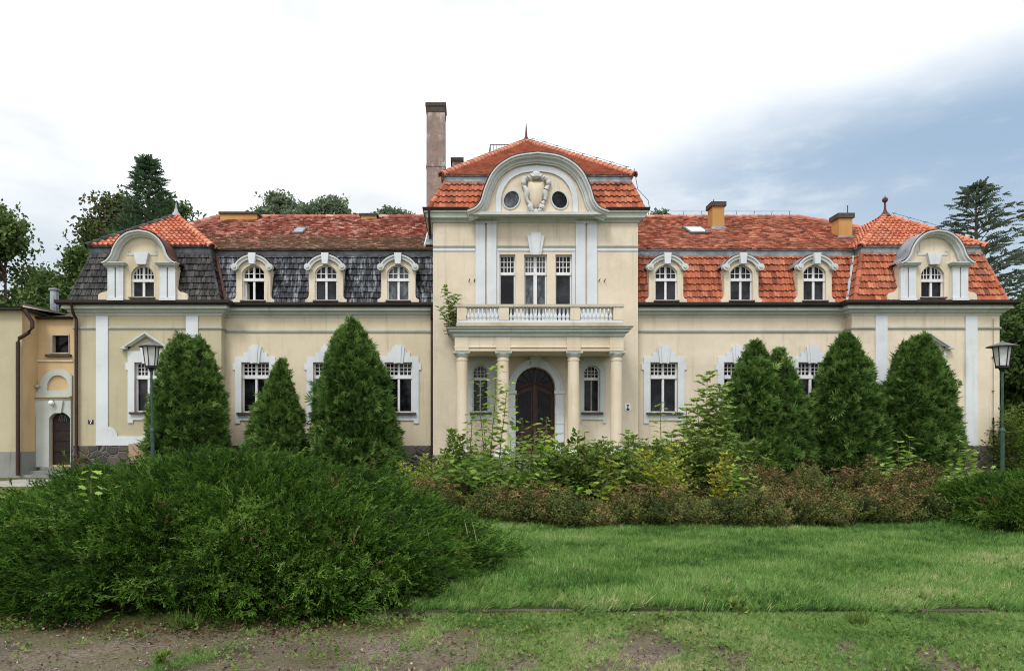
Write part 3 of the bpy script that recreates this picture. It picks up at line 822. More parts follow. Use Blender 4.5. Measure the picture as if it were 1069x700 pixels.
# ---- the two big pavilion dormers with curved gables
def curve(pts, n=8):
    """Catmull-Rom through the points"""
    P = [Vector(p) for p in pts]; out = []
    for i in range(len(P) - 1):
        p0, p1, p2, p3 = P[max(0, i - 1)], P[i], P[i + 1], P[min(len(P) - 1, i + 2)]
        for k in range(n):
            t = k / n
            out.append(tuple(.5 * ((2 * p1) + (p2 - p0) * t + (2 * p0 - 5 * p1 + 4 * p2 - p3) * t * t + (3 * p1 - p0 - 3 * p2 + p3) * t ** 3)))
    out.append(tuple(P[-1])); return out
def pavilion_dormer(sgn):
    Y = YP - .40; cx = sgn * XP
    s_ = 1 / S(Y)
    zz = lambda py: Z(py, Y)
    z0, zt, zs = zz(310.2), zz(292.3), zz(286); rise = zz(277) - zs; hw = 12.0 * s_
    # inner gable edge (right half), px offsets from the axis
    half = [(32, 275.5), (27.5, 272), (24.5, 266), (21.5, 259), (16, 252.5), (9, 248.8), (0, 247.6)]
    ed = curve([(a * s_, zz(b)) for a, b in half], 6)
    gable = [(cx + x, z) for x, z in ed] + [(cx - x, z) for x, z in ed[-2::-1]]
    zb = ZE + .03
    outline = [(cx - 34.5 * s_, zb), (cx + 34.5 * s_, zb), (cx + 34.5 * s_, zz(275.5))] + gable + [(cx - 34.5 * s_, zz(275.5))]
    hole = [(cx - hw, z0), (cx + hw, z0)] + segment(cx, hw, zs, rise)
    d = MB().holed(outline, [hole], Y, Y + 1.7).build('pavilion_dormer', M['cream_dull' if sgn < 0 else 'cream'], house, smooth=0)
    w, outl = arched_window(d, cx, Y, z0, zt, zs, hw, rise, 3, 2, opened=None)
    p = MB().prism([(cx + (x - cx) * .97, z) for x, z in outl], Y + .165, Y + .18); p.build('pane', M['glass'], d, smooth=0)
    MB().box(cx - hw - .05, cx + hw + .05, Y - .10, Y + .09, z0 - .06, z0 - .004).build('sill', M['sillwood'], d, smooth=0)
    # hood: heavy ogee moulding following the gable
    oh = [(38.2, 275.6), (33.5, 273.2), (29.2, 267.5), (26.2, 259.5), (20.5, 251), (11.5, 244.6), (0, 242.3)]
    oe = curve([(a * s_, zz(b)) for a, b in oh], 6)
    path = [(cx + x, z) for x, z in oe] + [(cx - x, z) for x, z in oe[-2::-1]]
    MB().sweep(path, [(.0, Y + .0), (.0, Y - .34), (-.05, Y - .34), (-.07, Y - .27), (-.12, Y - .25), (-.15, Y - .13), (-.19, Y - .10), (-.19, Y + .0)], 'xz').build('hood_moulding', M['hood'], d, smooth=40)
    MB().sweep(path, [(.005, Y - .005), (.045, Y - .32), (.045, Y + 2.3), (.005, Y + 2.3)], 'xz').build('dormer_roof', M['zinc' if sgn > 0 else 'rust'], d, smooth=40)
    for s2 in (-1, 1):
        # paired pilasters with a shared cap and foot
        q = MB()
        for k in (22.7, 31.5):
            x0 = cx + s2 * k * s_
            q.box(x0 - .135, x0 + .135, Y - .10, Y - .002, zb + .10, zz(279.6))
        x0 = cx + s2 * 27.1 * s_
        q.box(x0 - .31, x0 + .31, Y - .13, Y - .002, zb, zb + .11)
        q.build('pilaster', M['white'], d, smooth=0)
        c = MB()
        c.box(x0 - .33, x0 + .33, Y - .15, Y - .002, zz(279.6) + .002, zz(278))
        c.box(x0 - .39, x0 + .39, Y - .24, Y - .002, zz(278) + .002, zz(276.3))
        c.box(x0 - .42, x0 + .42, Y - .30, Y - .002, zz(276.3) + .002, zz(275.0))
        c.build('pilaster_cap', M['mould'], d, smooth=0)
        # scroll foot beside the dormer
        L = [(34.6, 299.5), (36.2, 302.5), (39.5, 304.3), (43, 305), (46.2, 307), (46.8, 311), (46.8, 317)]
        e2 = curve([(a * s_, zz(b)) for a, b in L], 4)
        MB().prism([(cx + s2 * x, z) for x, z in e2] + [(cx + s2 * 34.6 * s_, zb - .02)], Y + .02, Y + .30).build('scroll_foot', M['cream'], d, smooth=0)
        # raised plaster frame lines on the gable
        fr = [(6.5, 266), (15.5, 266), (15.5, 262), (13.4, 262), (13.4, 253.5)]
        MB().sweep([(cx + s2 * a_ * s_, zz(b_)) for a_, b_ in fr], [(-.02, Y - .02), (.02, Y - .02), (.02, Y), (-.02, Y)], 'xz').build('plaster_line', M['mould'], d, smooth=0)
    MB().prism([(cx - .18, zz(276.5)), (cx + .18, zz(276.5)), (cx + .28, zz(264.6)), (cx - .28, zz(264.6))], Y - .14, Y - .004).build('keystone', M['white'], d, smooth=0)
    return d
pavilion_dormer(-1)['label'] = 'large curved gable dormer above black tiles'
pavilion_dormer(1)['label'] = 'large curved gable dormer among orange tiles'

# ================================================================== MIDDLE BLOCK
zz = lambda py: Z(py, YC)
sC = 1 / S(YC)
XM = (XC0 + XC1) / 2
ZCW = zz(226)
def xc(px): return X(px, YC)
u_top, u_bot = zz(265.5), 5.50
dz0 = .85
door_c, door_hw = xc(558.7), (579.6 - 537.8) / 2 * sC
door_zs, door_rise = zz(405), zz(383) - zz(405)
pw_hw = .315
pw_cs = [xc(501.8), xc(617.9)]
pw0, pw1s, pw_rise = zz(430), zz(387.5), zz(381) - zz(387.5)
ups = [(521.6, 538.0), (547.2, 571), (579.8, 597.0)]
holes = [arch(door_c, door_hw, dz0, door_zs, door_rise)]
holes += [[(c - pw_hw, pw0), (c + pw_hw, pw0)] + segment(c, pw_hw, pw1s, pw_rise) for c in pw_cs]
holes += [rect(xc(a), xc(b), u_bot, u_top) for a, b in ups]
w = MB().holed(rect(XC0, XC1, Z_PL - .35, ZCW), holes, YC, YC + .4)
w.box(XC0, XC0 + .3, YC + .402, 11, Z_PL, ZCW).box(XC1 - .3, XC1, YC + .402, 11, Z_PL, ZCW)
w.build('wall', M['cream'], house, smooth=0)
MB().box(XC0 - .04, XC1 + .04, YC - .04, YC + .4, -.2, Z_PL - .352).build('stone_base', M['stone'], house, smooth=0)
# upper windows
for i, (a, b) in enumerate(ups):
    xa, xb = xc(a), xc(b); m = MB(); y0, y1 = YC + .16, YC + .22
    zt = zz(285); c_ = (xa + xb) / 2
    if i == 1:
        hs = [rect(xa + .06, c_ - .07, u_bot + .06, zt - .06), rect(c_ + .07, xb - .06, u_bot + .06, zt - .06),
              rect(xa + .06, c_ - .06, zt + .06, u_top - .05), rect(c_ + .06, xb - .06, zt + .06, u_top - .05)]
    else:
        hs = [rect(xa + .05, xb - .05, u_bot + .06, zt - .06), rect(xa + .05, xb - .05, zt + .06, u_top - .05)]
    m.holed(rect(xa, xb, u_bot, u_top), hs, y0, y1, True)
    m.box(xa + .005, xb - .005, y0 - .05, y0 - .002, zt - .05, zt + .055)
    if i == 1: m.box(c_ - .065, c_ + .065, y0 - .04, y0 - .002, u_bot, zt - .055)
    for h in hs[len(hs) // 2:]:
        ha, hb = h[0][0], h[1][0]; n = 4 if i != 1 else 3
        for k in range(1, n): x_ = ha + (hb - ha) * k / n; m.box(x_ - .014, x_ + .014, y0 + .012, y1 - .012, h[0][1], h[2][1])
        for k in (1, 2): z_ = h[0][1] + (h[2][1] - h[0][1]) * k / 3; m.box(ha, hb, y0 + .016, y1 - .016, z_ - .014, z_ + .014)
    wn_ = m.build('window', M['frame'], house, smooth=0)
    MB().box(xa + .01, xb - .01, YC + .225, YC + .24, u_bot + .01, u_top - .01).build('pane', M['curtain_reflection' if i == 1 else 'glass'], wn_, smooth=0)
MB().box(xc(518.8), xc(521.4), YC - .03, YC, u_bot, u_top + .09).build('window_border', M['white'], house, smooth=0)
MB().box(xc(597.3), xc(600.2), YC - .03, YC, u_bot, u_top + .09).build('window_border', M['white'], house, smooth=0)
# giant pilaster pairs, string course and white band, keystone
for a, b in ((496.4, 506.4), (508.2, 518.2), (600.8, 610.8), (612.6, 622.8)):
    MB().box(xc(a), xc(b), YC - .09, YC, 5.45, zz(234)).build('pilaster', M['white'], house, smooth=0)
    MB().box(xc(a) - .03, xc(b) + .03, YC - .13, YC - .002, zz(234) + .002, zz(231.5)).build('pilaster_cap', M['mould'], house, smooth=0)
segs = [(452, 496.2), (518.4, 600.6), (623, 666)]
for a, b in segs:
    MB().sweep([(xc(a), YC), (xc(b), YC)], [(-.01, zz(258.6)), (.06, zz(258.2)), (.06, zz(257)), (.03, zz(256.2)), (-.01, zz(256.2))], 'xy').build('string_course', M['line'], house, smooth=0)
    MB().box(xc(a) + .003, xc(b) - .003, YC - .03, YC, zz(262), zz(258.6) - .004).build('white_band', M['white'], house, smooth=0)
kc = (xc(550) + xc(568.3)) / 2
MB().prism([(kc - .20, zz(266.3)), (kc + .20, zz(266.3)), (kc + .335, zz(246.2)), (kc + .24, zz(246)), (kc + .20, zz(243.2)), (kc - .20, zz(243.2)), (kc - .24, zz(246)), (kc - .335, zz(246.2))], YC - .11, YC - .003).build('keystone', M['white'], house, smooth=0)
MB().prism([(kc - .13, zz(266.6)), (kc + .13, zz(266.6)), (kc + .20, zz(243.5)), (kc - .20, zz(243.5))], YC - .15, YC - .112).build('keystone', M['white'], house, smooth=0)
# cornice and gutter
b0 = zz(233)
SC = [(-.01, b0), (.06, b0 + .03), (.10, b0 + .10), (.22, b0 + .15), (.25, b0 + .30), (.32, b0 + .34), (.32, b0 + .40), (-.01, b0 + .40)]
pathc = [(XC0, 9), (XC0, YC), (XC1, YC), (XC1, 9)]
MB().sweep(pathc, SC, 'xy').build('cornice', M['mould'], house, smooth=0)
MB().sweep([(XC0, 9), (XC0, YC), (xc(488), YC)], [(.22, b0 + .405), (.36, b0 + .405), (.39, b0 + .50), (.35, b0 + .50), (.22, b0 + .46)], 'xy').build('gutter', M['gutter'], house, smooth=0)
MB().sweep([(xc(634), YC), (XC1, YC), (XC1, 9)], [(.22, b0 + .405), (.36, b0 + .405), (.39, b0 + .50), (.35, b0 + .50), (.22, b0 + .46)], 'xy').build('gutter', M['gutter'], house, smooth=0)
# roof
CE0, CE1, CEZ, CEY = XC0 - .16, XC1 + .16, b0 + .47, YC - .22
CT0, CT1, CTZ, CTY = X(464, -.35), X(658.5, -.35), Z(191.5, -.35), -.35
tiles('roof_slope', M['t_orange'], house, [(CE0, CEY, CEZ), (CE1, CEY, CEZ), (CT1, CTY, CTZ), (CT0, CTY, CTZ)], .205, .285, 'pan', .06, False, .010, .22, [(X(560.2, -.94) - 1.7, X(560.2, -.94) + 1.7, 0, CTZ - .22)])
tiles('roof_slope', M['t_orange'], house, [(CE0, 10, CEZ), (CE0, CEY, CEZ), (CT0, CTY, CTZ), (CT0, 10, CTZ)], .205, .33, 'pan', .045)
tiles('roof_slope', M['t_orange'], house, [(CE1, CEY, CEZ), (CE1, 10, CEZ), (CT1, 10, CTZ), (CT1, CTY, CTZ)], .205, .33, 'pan', .045)
ridge('hip_tiles', M['t_orange'], house, (CE0, CEY, CEZ + .03), (CT0, CTY, CTZ), .10, .32)
ridge('hip_tiles', M['t_orange'], house, (CE1, CEY, CEZ + .03), (CT1, CTY, CTZ), .10, .32)
CUZ = Z(183.2, -.4)
MB().sweep([(CT0, 9), (CT0, CTY), (CT1, CTY), (CT1, 9)], [(-.05, CTZ - .02), (.03, CTZ - .02), (.05, CTZ + .07), (.02, CTZ + .09), (.02, CUZ - .05), (.09, CUZ - .03), (.09, CUZ), (-.05, CUZ)], 'xy').build('zinc_band', M['zinc'], house, smooth=0)
U0, U1, UY = CT0 - .10, CT1 + .10, CTY - .12
AP = ((U0 + U1) / 2, 5.0, Z(147.6, 5.0)); AB = (AP[0], 7.2, AP[2]); UB = 12.2
tiles('roof_slope', M['t_pink'], house, [(U0, UY, CUZ), (U1, UY, CUZ), AP], .185, .205, 'beaver', .065, True, .012, .2)
tiles('roof_slope', M['t_pink'], house, [(U0, UB, CUZ), (U0, UY, CUZ), AP, AB], .185, .205, 'beaver', .065, True, .012, .2)
tiles('roof_slope', M['t_pink'], house, [(U1, UY, CUZ), (U1, UB, CUZ), AB, AP], .185, .205, 'beaver', .065, True, .012, .2)
plate('rear_roof', 't_pink', [(U1, UB, CUZ), (U0, UB, CUZ), AB])
ridge('hip_tiles', M['t_pink'], house, (U0, UY, CUZ), AP, .15, .30)
ridge('hip_tiles', M['t_pink'], house, (U1, UY, CUZ), AP, .15, .30)
ridge('ridge_tiles', M['t_pink'], house, AP, AB, .115, .30)
f = MB().lathe(AP[0], AP[1], [(.20, AP[2] - .02), (.14, AP[2] + .08), (.06, AP[2] + .22), (.04, AP[2] + .45), (.03, AP[2] + .62), (.010, AP[2] + .84)], 8)
f.build('finial', M['rust'], house)
# hooks and a lightning wire along the right hips
hk = MB()
def hooks(mb, p0, p1, n, h=.22):
    p0, p1 = Vector(p0), Vector(p1); pr = None
    for i in range(n):
        t = (i + .5) / n; q = p0.lerp(p1, t)
        mb.tube([q, q + Vector((.03, 0, h))], .012, 5)
        mb.tube([q + Vector((-.05, 0, h)), q + Vector((.12, 0, h))], .010, 5)
        if pr is not None: mb.tube([pr, q + Vector((.03, 0, h))], .007, 4)
        pr = q + Vector((.03, 0, h))
hooks(hk, AP, (U1, UY, CUZ), 8)
hooks(hk, (XC1, RY, RZ + .1), (RXR, RY, RZ + .1), 11, .18)
hooks(hk, (XP, PY1 + 2.3, 10.95), (XP + 2.4, PY1 - .1, ZU + .1), 6, .18)
hk.tube([(U1, UY, CUZ + .25), (CT1 + .22, CTY - .2, CTZ - .3), (CE1 + .15, CEY - .1, CEZ + .3), (CE1 + .25, CEY, CEZ - .1)], .012, 5)
hk.build('lightning_wire', M['iron'], house, smooth=0)
# little roof-walk railing behind the apex
rl = MB(); ry = 6.2
for p in range(512, 533, 3): rl.tube([(X(p, ry), ry, Z(160, ry)), (X(p, ry), ry, Z(151.2, ry))], .014, 5)
rl.tube([(X(512, ry), ry, Z(151, ry)), (X(533, ry), ry, Z(151, ry))], .02, 5)
rl.tube([(X(512, ry), ry, Z(151, ry)), (X(510.5, ry), ry, Z(161, ry))], .022, 5)
rl.build('roof_railing', M['iron'], house)

# ---- the big curved gable
YG = YC - .34
zg = lambda py: Z(py, YG)
sG = 1 / S(YG); GX = X(560.2, YG)
half = [(66, 223), (58.5, 219.5), (53.5, 213), (51, 205), (48, 197.5), (42.5, 187.5), (33, 178.7), (20, 171.8), (0, 168.6)]
ed = curve([(a * sG, zg(b)) for a, b in half], 6)
outer_g = [(GX + x, z) for x, z in ed] + [(GX - x, z) for x, z in ed[-2::-1]]
def ell(cx, cz, a, b, rot, n=20):
    return [(cx + a * math.cos(t) * math.cos(rot) - b * math.sin(t) * math.sin(rot), cz + a * math.cos(t) * math.sin(rot) + b * math.sin(t) * math.cos(rot)) for t in (2 * PI * i / n for i in range(n))]
ov = [(X(533.8, YG), zg(208.6), -1), (X(584.0, YG), zg(208.8), 1)]
gab = MB().holed(outer_g, [ell(x, z, 7.6 * sG, 9.3 * sG, R(-28) * s2 * -1) for x, z, s2 in ov], YG, YG + 1.8).build('gable', M['cream'], house, smooth=0)
for x, z, s2 in ov:
    rot = R(28) * s2
    rg = MB(); e0 = ell(x, z, 7.5 * sG, 9.2 * sG, rot); e1 = ell(x, z, 9.0 * sG, 10.7 * sG, rot)
    rg.holed(e1, [e0], YG - .04, YG - .002, True)
    rg.build('oval_window', M['mould'], gab, smooth=0)
    MB().prism(ell(x, z, 8.4 * sG, 9.9 * sG, rot), YG + .03, YG + .045).build('pane', M['curtain_reflection' if s2 < 0 else 'glass'], gab, smooth=0)
# stepped outer moulding
oh = [(72.5, 223.2), (64, 219.5), (58.5, 212.5), (56, 204), (53, 196), (47, 184), (37, 174), (22, 166.4), (0, 163.2)]
oe = curve([(a * sG, zg(b)) for a, b in oh], 6)
path = [(GX + x, z) for x, z in oe] + [(GX - x, z) for x, z in oe[-2::-1]]
MB().sweep(path, [(.0, YG + .0), (.0, YG - .42), (-.05, YG - .42), (-.08, YG - .35), (-.13, YG - .33), (-.16, YG - .20), (-.24, YG - .17), (-.26, YG - .11), (-.30, YG - .10), (-.30, YG + .0)], 'xz').build('gable_moulding', M['hood'], gab, smooth=40)
MB().sweep(path, [(.005, YG - .005), (.045, YG - .40), (.045, YG + 2.6), (.005, YG + 2.6)], 'xz').build('gable_roof', M['zinc'], gab, smooth=40)
# inner white border of the tympanum
inn = [(37.3, 221.8), (37.3, 212), (36.3, 203), (32.8, 194.5), (26, 186.6), (15, 181.2), (0, 179.2)]
ie = curve([(a * sG, zg(b)) for a, b in inn], 5)
ipath = [(GX + x, z) for x, z in ie] + [(GX - x, z) for x, z in ie[-2::-1]]
out2 = [(42.8, 226), (42.8, 212), (41.6, 201), (37.5, 191.2), (29.5, 182.2), (17, 176), (0, 173.6)]
o2 = curve([(a * sG, zg(b)) for a, b in out2], 5)
opath = [(GX + x, z) for x, z in o2] + [(GX - x, z) for x, z in o2[-2::-1]]
MB().holed(opath, [ipath], YG - .07, YG - .001, True).build('tympanum_border', M['white'], gab, smooth=0)
MB().box(X(490, YG), X(631, YG), YG - .28, YG - .0, zg(226.2) + .0, zg(223.4)).build('gable_base', M['hood'], gab, smooth=0)
# plain oval shield with scrolled sides, shell on top
SX, SZ = X(559.3, YG), zg(201)
ca = MB()
for s2 in (-1, 1):
    L = [(10, 186.8), (12.6, 189.5), (13.8, 193.5), (11.6, 196.8), (9.6, 201), (10.0, 206), (8.6, 211), (5.8, 214.5), (5.4, 218.5), (3.2, 221.5)]
    cu = curve([(s2 * a * sG + SX, zg(b)) for a, b in L], 4)
    ca.tube([(x, YG - .10, z) for x, z in cu], [.085 + .022 * math.sin(i * .42 + 1) for i in range(len(cu))], 8)
    for a_, b_, r_ in ((13.0, 191.5, 2.9), (6.6, 217, 2.4)):
        ca.ball((SX + s2 * a_ * sG, YG - .14, zg(b_)), r_ * sG, 8, (1, .7, 1.1))
ca.ball((SX, YG - .15, zg(184.5)), 5.4 * sG, 10, (1.05, .7, .78))
for s2 in (-1, 1): ca.tube([(SX + s2 * 5 * sG, YG - .12, zg(188)), (SX + s2 * 9 * sG, YG - .12, zg(185)), (SX + s2 * 11 * sG, YG - .12, zg(187.5)), (SX + s2 * 10.4 * sG, YG - .12, zg(190))], [.05, .06, .05, .03], 7)
for k in range(-3, 4): ca.tube([(SX + k * 1.0 * sG, YG - .26, zg(187)), (SX + k * 1.9 * sG, YG - .16, zg(181 + abs(k) * .9))], .045, 6)
ca.ball((SX, YG - .12, zg(221.5)), 2.6 * sG, 8, (1.2, .7, 1))
cart = ca.build('cartouche', M['hood'], gab, smooth=60)
sh = MB()
prof = [(8.2, 190), (9.0, 196), (8.2, 203), (6.6, 210), (3.4, 216.5), (0, 219)]
e3 = curve([(a * sG, zg(b)) for a, b in prof], 4)
pl = [(SX + x, z) for x, z in e3] + [(SX - x, z) for x, z in e3[-2::-1]]
n_ = len(pl); c0 = (SX, zg(202)); rings = []
vs = []
for r_, y_ in ((1.0, -.03), (.93, -.10), (.75, -.16), (.45, -.20), (.15, -.215)):
    vs += [(c0[0] + (x - c0[0]) * r_, YG + y_, c0[1] + (z - c0[1]) * r_) for x, z in pl]
fs = [(r_ * n_ + i, r_ * n_ + (i + 1) % n_, (r_ + 1) * n_ + (i + 1) % n_, (r_ + 1) * n_ + i) for r_ in range(4) for i in range(n_)] + [tuple(4 * n_ + i for i in range(n_))]
MB().add(vs, fs).build('shield', M['col'], gab, smooth=60)

# ---- front door
dw = MB(); y0 = YC + .26
spr = zz(405); topd = zz(400)
def leaf(s2):
    m = MB()
    xi, xo = door_c + s2 * .03, door_c + s2 * (door_hw - .03)
    xa, xb = min(xi, xo), max(xi, xo)
    zt = lambda x: zz(409) + (zz(400.5) - zz(409)) * (1 - (abs(x - door_c) / door_hw) ** 1.6)
    xs = np.linspace(xa, xb, 7)
    outer = [(xa, dz0 + .02), (xb, dz0 + .02)] + [(x, zt(x)) for x in xs[::-1]]
    xs2 = np.linspace(xa + .10, xb - .12, 6)
    h1 = [(xa + .10, dz0 + 1.15), (xb - .12, dz0 + 1.15)] + [(x, zt(x) - .20) for x in xs2[::-1]]
    m.holed(outer, [h1], y0, y0 + .07, True)
    m.box(xa + .10, xb - .12, y0 - .025, y0 - .002, dz0 + .30, dz0 + .98)
    l_ = m.build('door_leaf', M['door'], house, smooth=0)
    MB().prism([(x, z) for x, z in h1], y0 + .03, y0 + .04).build('pane', M['glass'], l_, smooth=0)
    g = MB(); cx_ = (xa + xb) / 2
    for k in (-.24, -.12, 0, .12, .24):
        g.tube([(cx_ + k, y0 + .012, dz0 + 1.16), (cx_ + k * .7, y0 + .012, dz0 + 1.7), (cx_ + k * 1.1, y0 + .012, zt(cx_ + k) - .22)], .011, 5)
    for zc in (1.5, 1.95, 2.3):
        for k in (-.14, .14):
            g.tube([(cx_ + k + .09 * math.cos(t), y0 + .010, dz0 + zc + .13 * math.sin(t)) for t in (2 * PI * i / 10 for i in range(11))], .010, 5)
    g.build('grille', M['iron'], l_, smooth=40)
    return l_
leaf(-1); lr = leaf(1)
MB().box(door_c - .07, door_c + .07, y0 - .08, y0 - .03, dz0 + .02, zz(401)).build('door_post', M['door'], house, smooth=0)
hd = MB().ball((door_c + .12, y0 - .09, dz0 + 1.05), .035, 8).tube([(door_c + .12, y0, dz0 + 1.05), (door_c + .12, y0 - .08, dz0 + 1.05)], .012, 6)
hd.build('door_handle', M['rust'], lr)
fl = MB()
arc = [(door_c + (door_hw - .04) * math.cos(a), door_zs + (door_rise - .04) * math.sin(a)) for a in (PI * i / 16 for i in range(17))]
low_ = [(x, zz(409) + (zz(400.5) - zz(409)) * (1 - (abs(x - door_c) / door_hw) ** 1.6) + .015) for x in np.linspace(door_c - door_hw + .01, door_c + door_hw - .01, 13)]
fl.sweep([(x, z) for x, z in low_], [(-.07, y0 - .04), (.0, y0 - .06), (.05, y0 - .03), (.05, y0 + .06), (-.07, y0 + .06)], 'xz')
fl.box(door_c - .05, door_c + .05, y0 - .04, y0 + .05, zz(400), zz(383.5))
for a in (25, 48, 70, 110, 132, 155):
    fl.tube([(door_c + .12 * math.cos(R(a)), y0 + .01, zz(401)), (door_c + (door_hw - .03) * math.cos(R(a)), y0 + .01, door_zs + (door_rise - .03) * math.sin(R(a)))], .013, 5)
fo = fl.build('fanlight', M['door'], house, smooth=0)
MB().prism(low_ + [p for p in arc], y0 + .065, y0 + .075).build('pane', M['glass'], fo, smooth=0)
ds = MB()
ow = (590 - 531.7) / 2 * sC; orise = zz(374.6) - zz(408)
ds.holed(arch(door_c, ow, dz0, zz(408), orise, 20), [arch(door_c, door_hw, dz0 - .001, door_zs, door_rise)], YC - .09, YC - .001, True)
a2 = [(door_c + (ow - .02) * math.cos(a), zz(408) + (orise - .02) * math.sin(a)) for a in (PI * i / 20 for i in range(21))]
ds.sweep(a2, [(.0, YC - .092), (.0, YC - .15), (-.05, YC - .15), (-.08, YC - .092)], 'xz')
for s2 in (-1, 1):
    x_ = door_c + s2 * (ow + door_hw) / 2
    ds.box(x_ - .20, x_ + .20, YC - .13, YC - .092, zz(411), zz(407.5))
    for k in range(1, 6): ds.box(x_ - .165, x_ + .165, YC - .105, YC - .092, dz0 + .1 + .36 * k - .34, dz0 + .1 + .36 * k - .02)
ds.build('door_surround', M['white'], house, smooth=0)
MB().prism([(door_c - .17, zz(383)), (door_c + .17, zz(383)), (door_c + .245, zz(367)), (door_c - .245, zz(367))], YC - .22, YC - .155).build('door_keystone', M['mould'], house, smooth=0)
# ---- porch windows
for c in pw_cs:
    wdw, outl = arched_window(house, c, YC + .06, pw0, zz(395), pw1s, pw_hw, pw_rise, 2, 3, mull=.008)
    MB().prism([(c + (x - c) * .97, z) for x, z in outl], YC + .225, YC + .24).build('pane', M['glass'], wdw, smooth=0)
    MB().box(c - .42, c + .42, YC - .14, YC + .15, pw0 - .09, pw0 - .003).build('sill', M['sillwood'], wdw, smooth=0)
    b = .53
    o = [(-b, zz(441.5)), (-b + .12, zz(441.5)), (-b + .12, zz(438)), (b - .12, zz(438)), (b - .12, zz(441.5)), (b, zz(441.5)), (b, zz(383)), (b - .06, zz(380)), (b - .06, zz(376)), (b - .22, zz(376)), (b - .22, zz(372.5)), (.17, zz(372.5)), (.17, zz(369.5)),
         (-.17, zz(369.5)), (-.17, zz(372.5)), (-b + .22, zz(372.5)), (-b + .22, zz(376)), (-b + .06, zz(376)), (-b + .06, zz(380)), (-b, zz(383))]
    MB().holed([(c + x, z) for x, z in o], [[(c - pw_hw, pw0 - .08), (c + pw_hw, pw0 - .08)] + segment(c, pw_hw, pw1s, pw_rise)], YC - .05, YC - .001, True).build('surround', M['mould'], wdw, smooth=0)

# ================================================================== PORCH AND BALCONY
YF = -2.40
sF = 1 / S(YF)
zf = lambda py: Z(py, YF)
xf = lambda px: X(px, YF)
PX0, PX1 = xf(475), xf(650.5)
pf = MB().box(PX0 - .25, PX1 + .25, YF - .25, YC - .045, .0, dz0 - .002)
pf.build('porch_floor', M['socle'], house, smooth=0)
st = MB()
for k in range(4): st.box(door_c - 1.6 - .28 * k, door_c + 1.6 + .28 * k, YF - .253 - .32 * (k + 1), YF - .253 - .32 * k - .0, -.05, dz0 - .17 * (k + 1))
st.build('porch_steps', M['socle'], house, smooth=0)
za0, za1 = zf(366.2), zf(352)
e = MB().box(PX0, PX1, YF, YC - .14, za0, za1)
for p in (482, 525.3, 598.8, 643.6): e.box(X(p, YF) - .25, X(p, YF) + .25, YF - .03, YF - .002, za0, za1)
e.sweep([(PX0, YC - .14), (PX0, YF), (PX1, YF), (PX1, YC - .14)], [(.001, za0 + .10), (.035, za0 + .12), (.035, za0 + .16), (.001, za0 + .18)], 'xy')
e.build('entablature', M['col'], house, smooth=0)
pc = MB().sweep([(PX0, YC - .005), (PX0, YF), (PX1, YF), (PX1, YC - .005)], [(-.3, za1 + .002), (.02, za1 + .002), (.07, za1 + .06), (.07, za1 + .12), (.19, za1 + .18), (.19, za1 + .25), (.28, za1 + .29), (.28, za1 + .335), (-.3, za1 + .335)], 'xy')
pc.build('porch_cornice', M['mould'], house, smooth=0)
MB().sweep([(PX0, YC - .01), (PX0, YF), (PX1, YF), (PX1, YC - .01)], [(-.3, za1 + .34), (.31, za1 + .34), (.31, za1 + .36), (-.3, za1 + .37)], 'xy').build('porch_flashing', M['rust'], house, smooth=0)
MB().box(PX0 + .0, PX1 - .0, YF + .02, YC - .005, za1 + .002, za1 + .33).build('balcony_floor', M['concrete'], house, smooth=0)
MB().box(PX0 - .0, PX1, YC - .138, YC - .005, za0, za1).build('wall_beam', M['col'], house, smooth=0)
zcap0 = Z(373, -2.2)
for p in (482.1, 525.2, 598.8, 643.6):
    cx = X(p, -2.15); cy = -2.12
    cl_ = MB().lathe(cx, cy, [(.215, dz0 + .22), (.222, dz0 + 1.2), (.205, zcap0 - .12), (.225, zcap0 - .11), (.225, zcap0 - .06), (.205, zcap0 - .05), (.205, zcap0)], 24).build('column', M['col'], house)
    MB().lathe(cx, cy, [(.205, zcap0 + .001), (.235, zcap0 + .05), (.28, zcap0 + .10), (.29, zcap0 + .14)], 24).box(cx - .30, cx + .30, cy - .28, cy + .30, zcap0 + .142, za0 - .003).build('capital', M['mould'], cl_, smooth=30)
    MB().lathe(cx, cy, [(.29, dz0 + .10), (.30, dz0 + .14), (.28, dz0 + .19), (.225, dz0 + .219)], 24).box(cx - .32, cx + .32, cy - .27, cy + .32, dz0 + .001, dz0 + .098).build('base', M['white'], cl_, smooth=30)
# balustrade
zb0, zb1 = za1 + .37, zf(335.0)
zr0 = zf(320.4); zr1 = zf(317.6)
yb = YF + .10
bx0, bx1 = xf(477), xf(650)
bb = MB().box(bx0 - .02, bx1 + .02, yb - .13, yb + .15, zb0 + .002, zb0 + .16).box(bx0 - .02, bx0 + .25, yb + .152, YC - .01, zb0 + .002, zb0 + .16).box(bx1 - .25, bx1 + .02, yb + .152, YC - .01, zb0 + .002, zb0 + .16)
bal = bb.build('balustrade', M['sand'], house, smooth=0)
b2 = MB().box(bx0 + .0, bx1, yb - .11, yb + .12, zb0 + .162, zb1 + .03)
b2.build('plinth_course', M['white'], bal, smooth=0)
MB().box(bx0 - .05, bx1 + .05, yb - .15, yb + .16, zr0, zr1).box(bx0 - .05, bx0 + .24, yb + .162, YC - .01, zr0, zr1).box(bx1 - .24, bx1 + .05, yb + .162, YC - .01, zr0, zr1).build('handrail', M['sand'], bal, smooth=0)
peds = [(477, 486.6), (521, 531.2), (595.4, 605.4), (640.4, 650)]
for a, b in peds:
    MB().box(xf(a), xf(b), yb - .12, yb + .13, zb1 + .032, zr0 - .002).build('pedestal', M['cream'], bal, smooth=0)
